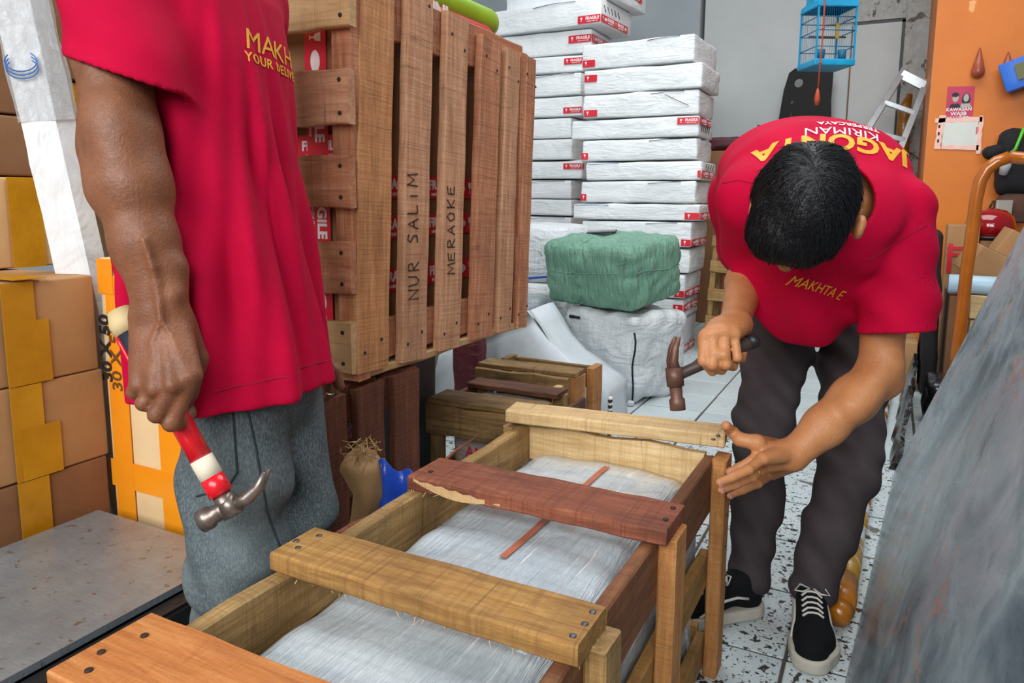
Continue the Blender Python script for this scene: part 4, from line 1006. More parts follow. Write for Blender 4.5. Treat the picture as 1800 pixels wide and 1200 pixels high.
# ------------------------------------------------------------------ things on and before the orange wall
po = thing('wall_poster', 'small red mask-area poster with two drawn heads on the orange wall', 'poster', (.33, 5.495, 1.57))
m_pink = simple('poster_red', 'c03050', 'cc4260', 5, .6)
m_face = simple('poster_face', 'b6b0a6', rough=.7); m_dkp = simple('poster_dark', '2c2c36', rough=.7)
a, b, c, d = P(1666, 152, y=5.49), P(1714, 151, y=5.49), P(1709, 215, y=5.49), P(1661, 212, y=5.49)
def yplate(parent, name, pts, mat, y, th=.002):
    n = len(pts); v = [(x, y, z) for x, z in pts]+[(x, y+th, z) for x, z in pts]
    f = [tuple(range(n)), tuple(reversed(range(n, 2*n)))]+[(k, k+n, (k+1) % n+n, (k+1) % n) for k in range(n)]
    return obj(name, mkmesh('plate', v, f), mat, parent)
yplate(po, 'poster_sheet', [(d.x, d.z), (c.x, c.z), (b.x, b.z), (a.x, a.z)], m_pink, 5.4965)
for (cx, hw, dk) in ((.307, .017, 1), (.364, .015, 2)):
    cz = 1.622
    if dk == 2: yplate(po, 'drawn_hair', [(cx+.024*math.cos(k*.524), cz-.008+.036*math.sin(k*.524)) for k in range(12)], m_dkp, 5.4955)
    else: yplate(po, 'drawn_hair', [(cx-.002+.020*math.cos(k*.524), cz+.022+.014*math.sin(k*.524)) for k in range(12)], m_dkp, 5.4940)
    yplate(po, 'drawn_head', [(cx+hw*math.cos(k*.524), cz+.024*math.sin(k*.524)) for k in range(12)], m_face, 5.4948)
    yplate(po, 'drawn_shoulders', [(cx-.032, cz-.058), (cx+.032, cz-.058), (cx+.022, cz-.034), (cx-.022, cz-.034)], m_dkp if dk == 1 else m_face, 5.4945)
for k, (s, sz, z_) in enumerate((('KAWASAN', .028, 1.553), ('WAJIB', .031, 1.527), ('MASKER', .033, 1.499))): obj('poster_lettering', textmesh(s, sz, .0004, 0, 'CENTER', .0008), m_print_w, po, frame((.330, 5.4945, z_), (1, 0, 0), (0, 0, 1)))
pg = thing('taped_notice', 'blank white sheet taped with torn pink tape below the red poster', 'notice', (.34, 5.495, 1.38))
m_tpink = simple('tape_pink', 'f0b4a0', 'f6ccc0', 30, .5)
a, b, c, d = P(1660, 211, y=5.49), P(1720, 212, y=5.49), P(1717, 256, y=5.49), P(1655, 256, y=5.49)
yplate(pg, 'paper', [(d.x, d.z), (c.x, c.z), (b.x, b.z), (a.x, a.z)], simple('paper_white', 'd6d8ce', 'e0e2da', 9, .6), 5.4935)
rr = random.Random(3)
def torn(p, q, w):
    p, q = Vector(p), Vector(q); dn = (q-p).normalized(); nr = Vector((-dn.y, dn.x)); up = []; lo = []
    for k in range(9):
        s = p.lerp(q, k/8); up.append(s+nr*w*rr.uniform(.35, .65)); lo.append(s-nr*w*rr.uniform(.35, .65))
    return [tuple(x) for x in lo]+[tuple(x) for x in reversed(up)]
for (p, q, w) in (((a.x-.05, a.z+.0), (b.x+.02, b.z+.008), .028), ((d.x-.022, d.z-.02), (a.x-.012, a.z+.03), .034), ((d.x-.0, d.z-.01), (c.x+.01, c.z-.012), .026), ((c.x+.012, c.z-.05), (b.x+.014, b.z+.03), .022)):
    yplate(pg, 'pink_tape', torn(p, q, w), m_tpink, 5.4925, .0015)
yplate(pg, 'red_mark', [(c.x-.012, c.z+.07), (c.x-.004, c.z+.07), (c.x-.004, c.z+.115), (c.x-.012, c.z+.115)], m_tape_r, 5.4928, .001)
for k in range(3): yplate(pg, 'black_mark', [(d.x-.026, d.z+.02+.045*k), (d.x-.016, d.z+.02+.045*k), (d.x-.016, d.z+.04+.045*k), (d.x-.026, d.z+.04+.045*k)], m_ink, 5.4915, .001)
m_bagc = simple('bag_clear_red', 'a84c34', 'c06a50', 12, .25, Alpha=.75)
def pouch(label, u, vt, vb, w, y):
    a = P(u, vt, y=y); b = P(u-1, vb, y=y); hgt = a.z-b.z
    t = thing('hanging_pouch', label, 'bag', (b.x, y, b.z))
    obj('pouch_film', lathe([(.004, hgt), (.010, hgt*.85), (w*.35, hgt*.5), (w*.5, hgt*.2), (w*.45, hgt*.06), (w*.1, 0)], 12), m_bagc, t, T(b.x, y+.0, b.z))
    obj('pouch_content', lathe([(.01, .0), (w*.28, .01), (w*.3, .03), (.01, .045)], 10), simple('pouch_dark', '5a3428', rough=.6), t, T(b.x, y, b.z+.012))
    obj('hook_nail', tubemesh([(b.x, y, a.z-.005), (b.x, 5.5, a.z)], .003, 5), m_naild, t)
pouch('small clear pouch with dried contents hung above the red poster', 1719, 84, 136, .075, 5.455)
pouch('small clear pouch half hidden behind the blue carton on the orange wall', 1770, 92, 133, .07, 5.455)
bb = thing('blue_carton', 'small bright blue carton hanging on the orange wall', 'box', (.68, 5.36, 1.62))
q = P(1793, 125, y=5.36)
obj('carton_body', softbox(.19, .16, .17, .006, 3, .001, 5, 1), simple('blue_card', '1f5ec4', '2f76dc', 6, .4), bb, T(q.x+.045, 5.40, q.z-.085) @ Ry(-20) @ Rz(-12))
obj('carton_window', boxmesh(.05, .004, .09), simple('olive_card', '6a6a3a', rough=.5), bb, T(q.x+.0, 5.31, q.z-.005) @ Ry(-20) @ Rz(-12))
obj('carton_hook', tubemesh([(q.x+.045, 5.42, q.z+.07), (q.x+.05, 5.5, q.z+.12)], .004, 5), m_naild, bb)
# backpack, cap and strap on the wall
bp = thing('black_backpack', 'black backpack with green drawstring and white bottle hung on the orange wall', 'backpack', (.62, 5.3, 1.0))
q = P(1775, 275, y=5.30)
obj('pack_body', softbox(.30, .20, .40, .07, 7, .015, 6, 3), m_blackcloth, bp, T(q.x+.09, 5.385, q.z-.23))
obj('pack_flap', softbox(.12, .14, .07, .03, 5, .01, 9, 5), m_blackcloth, bp, T(q.x-.06, 5.36, q.z+.0) @ Ry(-20))
obj('drawstring', tubemesh([P(1800, 225, y=5.23), P(1792, 245, y=5.22), P(1785, 262, y=5.21), P(1778, 268, y=5.22)], .009, 6), simple('lime_cord', '5cc832', rough=.5), bp)
obj('bottle', tubemesh([P(1763, 306, y=5.24), P(1768, 290, y=5.22), P(1776, 272, y=5.22)], [.022, .03, .014], 10), simple('bottle_clear', 'b8bcc0', rough=.15), bp)
obj('strap', tubemesh([(q.x+.08, 5.42, q.z+.13), (q.x+.14, 5.46, q.z+.22), (q.x+.20, 5.497, q.z+.30)], [.03, .03, .02], 8), m_blackcloth, bp)
cp_ = thing('brown_cap', 'dark brown cap hanging below the black backpack', 'cap', (.6, 5.3, .85))
q = P(1778, 362, y=5.22)
obj('cap_crown', softbox(.20, .16, .16, .07, 6, .008, 8, 4), simple('brown_felt', '4a2e24', '5c3a2e', 12, .85), cp_, T(q.x+.02, 5.33, q.z-.09))
obj('cap_brim', softbox(.18, .14, .02, .009, 4, .004, 8, 2), simple('brown_felt2', '3e2620', rough=.85), cp_, T(q.x-.0, 5.24, q.z-.07) @ Rx(25))
obj('cap_loop', tubemesh([(q.x-.08, 5.33, q.z+.03), (q.x-.095, 5.34, q.z-.01), (q.x-.085, 5.34, q.z-.05)], .006, 6), m_black, cp_)
pp = thing('pale_plank', 'short pale board standing behind the tilted cartons', 'plank', (.6, 5.15, 0))
a = P(1766, 352, y=5.14); e_ = Vector((a.x-.02, 5.14, .005))
plank('board', pp, e_, a, RT, .085, .02, simple('pale_board', 'a8a294', 'b8b2a4', 8, .8), 4)
hm = thing('red_helmet', 'shiny dark red helmet behind the tilted cartons', 'helmet', (.5, 4.86, .8))
carton('plain tan carton standing under the red helmet', (.44, 4.76, .002), (.60, 4.97, P(1740, 400, y=4.86).z-.066), m_carton, [], 0, seed=130)
q = P(1740, 400, y=4.86)
obj('helmet_shell', lathe([(.02, -.06), (.11, -.055), (.125, 0), (.11, .06), (.07, .095), (.01, .108)], 20), simple('helmet_red', '8a0a14', 'a0101c', 6, .12, Coat_Weight=.6), hm, T(*q))
obj('helmet_rim', lathe([(.118, -.062), (.128, -.055), (.126, -.045), (.116, -.045)], 20), m_black, hm, T(*q))
# orange bent tube (trolley handle)
ht = thing('trolley_handle', 'bent glossy orange-brown steel tube of a hand trolley before the orange wall', 'trolley', (.35, 4.0, 0))
m_copper = simple('tube_orange', 'a8560e', 'bc6a18', 6, .2, Coat_Weight=.5)
hp = [P(u_, v_, y=3.95) for (u_, v_) in ((1775, 276), (1752, 284), (1735, 297), (1723, 318), (1716, 350), (1711, 390), (1706, 430), (1700, 470))]
e_ = hp[-1].copy(); e_.z = 0
obj('handle_tube', tubemesh(hp+[Vector((hp[-1].x-.01, 3.95, .2)), Vector((hp[-1].x-.01, 3.95, 0.0))], .027, 14), m_copper, ht)
obj('handle_tube', tubemesh([hp[0], hp[0]+Vector((.10, .02, -.01)), hp[0]+Vector((.2, .02, -.08)), hp[0]+Vector((.23, .02, -.25)), Vector((hp[0].x+.24, 3.97, 0))], .027, 14), m_copper, ht)
slab('toe_plate', (hp[-1].x-.03, 3.80, .0), (hp[0].x+.26, 3.92, .01), m_copper, ht)
# crate, roll and cartons behind the slab
wc = thing('wooden_box', 'pale wooden plank box behind the grey marbled panel', 'crate', (.55, 4.45, 0))
for (x0, x1) in ((.372, .455), (.46, .56), (.565, .66)): plank('front_board', wc, ((x0+x1)/2, 4.16, 0), ((x0+x1)/2, 4.16, .42), (1, 0, 0), x1-x0-.004, .018, wd_cream, 4)
plank('front_board', wc, (.37, 4.155, .485), (.80, 4.155, .485), (0, 0, 1), .11, .018, wd_cream, 4)
slab('box_side', (.285, 4.17, .0), (.365, 4.62, .53), m_carton_d, wc)
slab('box_core', (.365, 4.175, .0), (.80, 4.62, .535), m_carton_d, wc)
br = thing('blue_roll', 'pale blue roll lying across the pale wooden box', 'roll', (.42, 4.2, .54))
obj('roll_body', tubemesh([(.275, 4.215, .588), (.42, 4.215, .585), (.62, 4.215, .585)], [.046, .047, .047], 16), simple('roll_blue', 'a8c8dc', 'c0dcec', 5, .4), br)
GB = 'tilted cartons behind the marbled panel'
def tilted(label, M, s, mat, seam):
    t = thing('cardboard_box', label, 'box', group=GB, M=M)
    obj('box_body', softbox(*s, .006, 3, .002, 5, 4), mat, t, M)
    obj('flap_seam', boxmesh(s[0]-.01, .004, .0016), m_black, t, M @ T(0, 0, s[2]+.002))
    obj('tape', boxmesh(.006, s[1], .0016), m_clr, t, M @ T(s[0]*.2, 0, s[2]+.002))
q = P(1718, 462, y=4.32)
tilted('small tan carton tilted on the blue roll', T(q.x+.015, 4.38, .605) @ Ry(28) @ Rz(15), (.22, .19, .15), m_carton, True)
q = P(1757, 420, y=4.5)
tilted('larger tan carton tilted over the small one by the orange tube', T(q.x+.05, 4.60, .61) @ Ry(30) @ Rz(8), (.26, .16, .21), m_carton, True)
rc_ = thing('cardboard_box', 'upright tan carton with red cross tape beside the orange tube', 'box', (.33, 4.72, .0))
obj('box_body', softbox(.15, .14, .86, .006, 4, .002, 5, 4), m_carton, rc_, T(.355, 4.76, .002))
for z_ in (.70, .735): thinbox(rc_, (.33, 4.6865, z_), (.09, .0016, .018), m_tape_r)
thinbox(rc_, (.30, 4.686, .68), (.022, .0016, .16), m_tape_r)
def crumple(label, name, c, s, seed, mat, amp=.03, cat='bag', rot=0, tilt=0):
    M = T(*c) @ Rz(rot) @ Ry(tilt); t = thing(name, label, cat, M=M)
    obj('bag_skin', softbox(*s, min(s)*.42, 9, amp, 6, seed, crease=amp*1.6), mat, t, M); return t, M
m_bin = simple('bin_liner', '0c0d0f', '1a1c20', 8, .22, .8, 9)
crumple('tall limp black plastic bag hanging open beside the tan cartons', 'black_bag', (.225, 4.36, 0), (.07, .28, .84), 5, m_blackcloth, .010, rot=3, tilt=-2)
crumple('shiny crumpled black bin bag on the floor behind the marbled panel', 'black_bag', (.50, 3.48, 0), (.32, .44, .46), 8, m_bin)
crumple('small black bag on the tiles by the tan box', 'black_bag', (.235, 3.72, 0), (.10, .26, .22), 11, m_bin, .015)
tb = carton('small dark tan box on the tiles behind the bending man', (.085, 4.32, .002), (.172, 4.60, .26), m_carton, [], 0, name='cardboard_box', seed=120)
o = obj('pink_cord', tubemesh([(.36+.03*k, 3.40+.01*math.sin(k), .455+.02*math.sin(k*.9)) for k in range(8)], .005, 6), m_tpink); tag(o, 'pink and white cord lying over the shiny bin bag', 'cord')
# jagged black rubber strip at the end of the panel
v = []; f = []
n = 24
for k in range(n+1):
    y = 3.0+1.2*k/n; h = .03+.20*min(1, k/8)+.05*noise.noise(Vector((k*.9, 2, 0))); x = .075+.05*k/n+.015*noise.noise(Vector((k*.7, 0, 5)))
    for (dx, zz) in ((0, 0), (.02+.12*h, h), (.035+.12*h, h-.004), (.03, 0)): v.append((x+dx-.02, y, zz))
for k in range(n):
    for j in range(4): a_ = k*4+j; b_ = k*4+(j+1) % 4; f.append((a_, b_, b_+4, a_+4))
f += [(0, 3, 2, 1), (n*4, n*4+1, n*4+2, n*4+3)]
tag(obj('rubber_strip', mkmesh('strip', v, f), m_bin), 'torn black plastic strip standing on the tiles past the marbled panel', 'plastic')
# ------------------------------------------------------------------ marbled panel leaning at right
def m_marble_():
    t = NT('marbled_panel'); co = t.coord((1, 1, 1), False)
    mp = t.n('Mapping', i_Vector=co, i_Scale=(1, .75, 1.25), i_Rotation=(.35, 0, 0)).outputs[0]
    st = t.n('Mapping', i_Vector=co, i_Scale=(1, 1.2, 2.6), i_Rotation=(-.75, 0, 0)).outputs[0]
    a = t.noise(mp, 3.0, 7, .58, 1.2); b = t.noise(st, 5.0, 7, .66, .8)
    col = t.ramp(a, [(.32, '3c4d58'), (.44, '667b86'), (.55, '95a8ae'), (.68, '768890')])
    col = t.mix(.28, col, t.ramp(b, [(.36, '40505a'), (.5, '7c8b93'), (.62, 'bcc6c8')]))
    col = t.mix(t.ramp(t.noise(mp, 1.8, 4, .6, .8), [(.50, 0.), (.64, .75)]), col, 'a6a6b0')
    col = t.mix(t.ramp(t.noise(mp, 3.4, 5, .6, 1.4), [(.60, 0.), (.70, .65)]), col, '33404a')
    vn = t.noise(mp, 2.4, 5, .62, 1.6)
    vein = t.ramp(vn, [(.487, 0.), (.5, 1.), (.513, 0.)]); gate = t.ramp(t.noise(co, 3.1, 2), [(.54, 0.), (.58, 1.)])
    col = t.mix(t.n('Math', operation='MULTIPLY', i_0=vein, i_1=gate).outputs[0], col, 'cc8468')
    t.bump(t.n('Math', operation='ADD', i_0=a, i_1=b).outputs[0], .14, .01)
    return t.fin(col, t.ramp(b, [(.3, .2), (.7, .38)]))
m_marble = m_marble_()
A, B = Vector((-.085, .42, 0)), Vector((.088, 2.98, 0)); ax = (B-A).normalized(); up = Vector((.33, 0, .944)); up = (up-ax*up.dot(ax)).normalized(); L = (B-A).length; Hh = 1.55
nr = ax.cross(up)   # local: X along, Y thickness, Z up
ctr = (A+B)/2+up*Hh/2
Mm = Matrix(((up.cross(ax).x, ax.x, up.x, ctr.x), (up.cross(ax).y, ax.y, up.y, ctr.y), (up.cross(ax).z, ax.z, up.z, ctr.z), (0, 0, 0, 1)))
sp_ = thing('marbled_panel', 'large grey-blue marbled panel with copper veins leaning at the right', 'panel', M=T(.0, 1.7, 0))
bm = bmesh.new(); bmesh.ops.create_cube(bm, size=1.0)
for q in bm.verts: q.co = Vector((q.co.x*.024, q.co.y*L, q.co.z*Hh))
bmesh.ops.bevel(bm, geom=bm.edges[:], offset=.002, segments=1, affect='EDGES')
me = bpy.data.meshes.new('panel'); bm.to_mesh(me); bm.free()
obj('panel_sheet', me, m_marble, sp_, Mm)
# hidden easel the panel leans on (two struts behind)
for s in (.25, .75):
    p = A.lerp(B, s)+up*(Hh*.8)+Vector((.02, 0, 0)); plank('prop_strut', sp_, (p.x+.35, p.y, 0), p, (0, 1, 0), .05, .03, wd_rail, 3)
# ------------------------------------------------------------------ taped tube on the floor
tt = thing('taped_tube', 'long tube bound in brown and white tape lying along the tiles', 'tube', (-.02, 2.6, 0))
m_tbr = simple('tube_tape_brown', '9a5a10', 'b87420', 10, .18, .5, 16); m_tye = simple('tube_tape_yellow', 'a87a14', 'c09428', 10, .2, .4, 16); m_twh = simple('tube_tape_white', 'c4cace', 'd8dcde', 10, .3, .4, 16)
def tp(y): return Vector((-.046+(y-1.79)*.0385, y, .034))
sg_ = [(1.785, 1.82, .022, .034, m_tbr), (1.82, 1.97, .034, .032, m_tbr), (1.97, 2.22, .029, .027, m_tye), (2.22, 2.34, .024, .022, m_twh), (2.34, 2.44, .024, .024, m_tye)]
y = 2.44; k = 0
while y < 4.3: sg_.append((y, y+.09, .022, .022, m_twh if k % 2 == 0 else m_tbr)); y += .09; k += 1
for (y0, y1, r0_, r1_, m_) in sg_:
    rr0 = max(r0_, r1_); 
    obj('tape_band', tubemesh([tp(y0)+Vector((0, 0, r0_-.034)), tp((y0+y1)/2)+Vector((.001, 0, (r0_+r1_)/2+.001-.034)), tp(y1)+Vector((0, 0, r1_-.034))], [r0_, (r0_+r1_)/2+.001, r1_], 14), m_, tt)
for (y0, z_) in ((2.05, .0), (2.14, .0), (2.28, 0)):
    obj('white_thread', tubemesh([tp(y0+.012*j)+Vector((.030*math.cos(j*.6), 0, .030*math.sin(j*.6)-.004)) for j in range(6)], .0012, 4), m_twh, tt)
# ------------------------------------------------------------------ implicit-surface modelling for people and cloth
F32 = np.float32
def _v(p): return np.array(tuple(p), dtype=F32)
def rcone(p, a, b, r1, r2):
    a, b = _v(a), _v(b); ab = b-a; h = np.clip(((p-a)@ab)/float(ab@ab+1e-12), 0, 1)
    return np.linalg.norm(p-a-h[:, None]*ab, axis=1)-(r1+(r2-r1)*h)
def ell(p, c, r, R=None):
    q = p-_v(c)
    if R is not None: q = q@np.array(R, dtype=F32)      # columns of R = local axes
    r = np.array(r, dtype=F32); k0 = np.linalg.norm(q/r, axis=1); k1 = np.linalg.norm(q/(r*r), axis=1)
    return k0*(k0-1)/np.maximum(k1, 1e-9)
def rbox(p, c, hs, rad, R=None):
    q = p-_v(c)
    if R is not None: q = q@np.array(R, dtype=F32)
    d = np.abs(q)-(np.array(hs, dtype=F32)-rad)
    return np.linalg.norm(np.maximum(d, 0), axis=1)+np.minimum(d.max(axis=1), 0)-rad
def smin(a, b, k):
    h = np.clip(.5+.5*(b-a)/k, 0, 1); return b*(1-h)+a*h-k*h*(1-h)
def smax(a, b, k): return -smin(-a, -b, k)
def chain(p, pts, rads, k=.01):
    d = None
    for i in range(len(pts)-1):
        e = rcone(p, pts[i], pts[i+1], rads[i], rads[i+1]); d = e if d is None else smin(d, e, k)
    return d
_rg = np.random.RandomState(5)
_K = _rg.normal(size=(24, 3)).astype(F32); _K /= np.linalg.norm(_K, axis=1)[:, None]; _PH = _rg.uniform(0, 6.28, 24).astype(F32)
def wob(p, freq, n=8, o=0):
    s = 0
    for i in range(n): s = s+np.sin((p@_K[(i+o) % 24])*freq*(1+.25*i)+_PH[(i+o) % 24])
    return s/n**.5/1.4
def wfolds(p, d1, wl, amp, bend=0.0, off=0.0, sharp=1.0):
    """directional cloth folds: ridges across direction d1"""
    d1 = _v(Vector(d1).normalized()); s = np.sin((p@d1)/wl*6.283+off+bend*wob(p, 7.0, 5, 3))
    return amp*(np.sign(s)*np.abs(s)**sharp)
def sdfmesh(fn, lo, hi, h, name='sdf'):
    lo = np.array(tuple(lo), dtype=F32); hi = np.array(tuple(hi), dtype=F32); B = 8
    nb = np.maximum(np.ceil((hi-lo)/(h*B)).astype(int), 1); n = nb*B
    bc = np.stack(np.meshgrid(*[lo[a]+(np.arange(nb[a])+.5)*h*B-h*.5 for a in range(3)], indexing='ij'), -1).reshape(-1, 3).astype(F32)
    dc = np.concatenate([fn(bc[i:i+200000]) for i in range(0, len(bc), 200000)])
    V = np.repeat(np.repeat(np.repeat(dc.reshape(nb), B, 0), B, 1), B, 2).astype(F32)
    act = np.where(np.abs(dc) < h*B*1.35+.012)[0]
    off = np.stack(np.meshgrid(*[np.arange(B)]*3, indexing='ij'), -1).reshape(-1, 3)
    bi = np.stack(np.unravel_index(act, tuple(nb)), -1)*B
    CH = 400
    for i in range(0, len(bi), CH):
        idx = (bi[i:i+CH, None, :]+off[None]).reshape(-1, 3); d = fn((lo+idx*h).astype(F32)); V[idx[:, 0], idx[:, 1], idx[:, 2]] = d
    S = V < 0
    nx, ny, nz = n
    acc = np.zeros((nx-1, ny-1, nz-1, 3), dtype=F32); cnt = np.zeros((nx-1, ny-1, nz-1), dtype=F32)
    cor = [(i, j, k) for i in (0, 1) for j in (0, 1) for k in (0, 1)]
    sl = lambda c: (slice(c[0], nx-1+c[0]), slice(c[1], ny-1+c[1]), slice(c[2], nz-1+c[2]))
    for c1 in cor:
        for a in range(3):
            if c1[a] == 0:
                c2 = list(c1); c2[a] = 1
                v1, v2 = V[sl(c1)], V[sl(c2)]; m = (v1 < 0) != (v2 < 0)
                ii = np.nonzero(m); t = v1[ii]/(v1[ii]-v2[ii]); q = np.tile(np.array(c1, dtype=F32), (len(t), 1)); q[:, a] += t
                acc[ii] += q; cnt[ii] += 1
    cell = cnt > 0; ids = -np.ones(cell.shape, dtype=np.int64); ii = np.nonzero(cell); ids[ii] = np.arange(len(ii[0]))
    verts = lo+h*(np.stack(ii, -1)+acc[ii]/cnt[ii][:, None])
    quads = []
    for a in range(3):
        b, c = (a+1) % 3, (a+2) % 3
        s0 = [slice(None)]*3; s1 = [slice(None)]*3; s0[a] = slice(0, -1); s1[a] = slice(1, None)
        for ax in (b, c):
            for s_ in (s0, s1): s_[ax] = slice(1, -1)
        m1, m2 = S[tuple(s0)], S[tuple(s1)]
        for flag, m in ((0, m1 & ~m2), (1, ~m1 & m2)):
            ix = np.stack(np.nonzero(m), -1)
            if not len(ix): continue
            ix[:, b] += 1; ix[:, c] += 1
            def g(db, dc_):
                q = ix.copy(); q[:, b] -= db; q[:, c] -= dc_; return ids[q[:, 0], q[:, 1], q[:, 2]]
            qd = np.stack([g(1, 1), g(0, 1), g(0, 0), g(1, 0)], -1)
            quads.append(qd if flag == 0 else qd[:, ::-1])
    quads = np.concatenate(quads)
    me = bpy.data.meshes.new(name); me.vertices.add(len(verts)); me.vertices.foreach_set('co', verts.astype(F32).ravel())
    me.loops.add(len(quads)*4); me.loops.foreach_set('vertex_index', quads.astype(np.int32).ravel())
    me.polygons.add(len(quads)); me.polygons.foreach_set('loop_start', np.arange(0, len(quads)*4, 4, dtype=np.int32)); me.polygons.foreach_set('loop_total', np.full(len(quads), 4, dtype=np.int32))
    me.polygons.foreach_set('use_smooth', np.ones(len(quads), dtype=bool))
    me.update(calc_edges=True); me.validate()
    return me
def relax(me, it=2, f=.5):
    n = len(me.vertices); co = np.empty(n*3, dtype=F32); me.vertices.foreach_get('co', co); co = co.reshape(-1, 3)
    ed = np.empty(len(me.edges)*2, dtype=np.int32); me.edges.foreach_get('vertices', ed); ed = ed.reshape(-1, 2)
    deg = np.bincount(ed.ravel(), minlength=n).astype(F32)
    for _ in range(it):
        for fac in (f, -f*.95):
            s = np.zeros_like(co)
            for a in range(3): s[:, a] = np.bincount(ed[:, 0], co[ed[:, 1], a], n)+np.bincount(ed[:, 1], co[ed[:, 0], a], n)
            co = co+fac*(s/np.maximum(deg, 1)[:, None]-co)
    me.vertices.foreach_set('co', co.ravel().astype(F32)); me.update()
    return me
def bvh_of(me): return BVHTree.FromPolygons([v.co.copy() for v in me.vertices], [tuple(p.vertices) for p in me.polygons])
def dense(me, cut=.004):
    """subdivide a flat lettering mesh so that it can follow a curved surface"""
    bm = bmesh.new(); bm.from_mesh(me)
    bmesh.ops.triangulate(bm, faces=bm.faces[:], quad_method='FIXED', ngon_method='EAR_CLIP')
    for _ in range(3):
        ed = [e for e in bm.edges if e.calc_length() > cut*2]
        if not ed: break
        bmesh.ops.subdivide_edges(bm, edges=ed, cuts=1); bmesh.ops.triangulate(bm, faces=[f for f in bm.faces if len(f.verts) > 3])
    m2 = bpy.data.meshes.new('lettering'); bm.to_mesh(m2); bm.free(); return m2
def project(me, M, direction, bvh, off=.0012):
    """press lettering (local XY plane placed by M) onto a surface along direction"""
    d = Vector(direction).normalized(); m2 = dense(me); keep = {}
    for v in m2.vertices:
        p = M @ Vector((v.co.x, v.co.y, 0)); h = bvh.ray_cast(p-d*.5, d, 1.2)
        if h[0] is None: h = bvh.find_nearest(p)
        v.co = h[0]+h[1]*(off+max(v.co.z, 0)) if h[1].dot(d) < 0 else h[0]-h[1]*off
    m2.update(); return m2
def wrapround(me, center, ang0, R, z0, tilt, bvh, off=.0012):
    m2 = dense(me)
    for v in m2.vertices:
        a = ang0+v.co.x/R; z = z0+v.co.y+tilt*v.co.x; d = Vector((math.cos(a), math.sin(a), 0)); c = Vector((center[0], center[1], z))
        h = bvh.ray_cast(c+d*.6, -d, .8)
        if h[0] is not None: v.co = h[0]+h[1]*(off if h[1].dot(d) > 0 else -off)
    m2.update(); return m2
# skins and cloths
def skin(name, c1, c2, rough=.42):
    t = NT(name); co = t.coord((1, 1, 1), False)
    col = t.ramp(t.noise(co, 14, 6, .65), [(.3, c1), (.7, c2)])
    t.bump(t.n('Math', operation='ADD', i_0=t.noise(co, 260, 3, .6), i_1=t.noise(co, 60, 4, .6)).outputs[0], .35, .003)
    return t.fin(col, t.ramp(t.noise(co, 120, 4, .7), [(.3, rough-.08), (.7, rough+.18)]), Subsurface_Weight=.05, Subsurface_Radius=(.01, .004, .002), Subsurface_Scale=.5, Specular_IOR_Level=.4)
m_skinL = skin('skin_brown', '6c4029', '8c5a3e', .44); m_skinR = skin('skin_tan', 'b27448', 'c88a5a', .42)
def cloth(name, c1, c2, weave=500, rough=.85, bump=.15, big=14, bb=.35):
    t = NT(name); co = t.coord((1, 1, 1), False)
    col = t.ramp(t.noise(co, 7, 5, .6), [(.3, c1), (.7, c2)])
    w = t.noise(co, weave, 2, .5); bg_ = t.noise(co, big, 4, .55, .4)
    t.bump(t.n('Math', operation='ADD', i_0=t.n('Math', operation='MULTIPLY', i_0=w, i_1=bump).outputs[0], i_1=t.n('Math', operation='MULTIPLY', i_0=bg_, i_1=bb).outputs[0]).outputs[0], .35, .006)
    return t.fin(col, rough, Specular_IOR_Level=.15)
m_shirt = cloth('crimson_cotton', 'ac0030', 'c00236')
m_shirt2 = cloth('crimson_cotton_b', 'b00030', 'c40236')
def denim_():
    t = NT('faded_denim'); co = t.coord((1, 1, 1), False)
    a = t.noise(co, 5, 5, .6); b = t.noise(co, 300, 3, .7); w = t.noise(t.n('Mapping', i_Vector=co, i_Scale=(1, 1, .35)).outputs[0], 420, 2, .6)
    col = t.ramp(a, [(.3, '333c40'), (.55, '485255'), (.75, '657072')])
    col = t.mix(t.n('Math', operation='MULTIPLY', i_0=t.ramp(w, [(.45, 0.), (.62, 1.)]), i_1=.4).outputs[0], col, '7f8c90')
    t.bump(t.n('Math', operation='ADD', i_0=b, i_1=t.noise(co, 18, 4, .6)).outputs[0], .3, .004)
    return t.fin(col, .85)
m_denim = denim_()
m_trous = cloth('charcoal_twill', '3e3739', '4e4648', 400, .85)
m_seamd = simple('seam_dark', '2c363c', rough=.9)
m_gold = simple('print_gold', 'd89a14', 'e8ae28', 30, .6); m_silver = simple('print_pale', 'd8d0d0', rough=.6)
def hair_():
    t = NT('black_hair'); co = t.coord((1, 1, 1), False)
    s = t.noise(t.n('Mapping', i_Vector=co, i_Scale=(1, 1, 1)).outputs[0], 60, 4, .7)
    st = t.noise(t.n('Mapping', i_Vector=co, i_Scale=(26, 150, 26), i_Rotation=(.3, .2, .5)).outputs[0], 1.6, 4, .7)
    t.bump(t.n('Math', operation='ADD', i_0=s, i_1=t.n('Math', operation='MULTIPLY', i_0=st, i_1=1.4).outputs[0]).outputs[0], .5, .006)
    return t.fin(t.ramp(st, [(.3, '050506'), (.7, '101115')]), .45, Specular_IOR_Level=.35)
m_hair = hair_()
m_nailp = simple('fingernail', 'c08878', rough=.35)
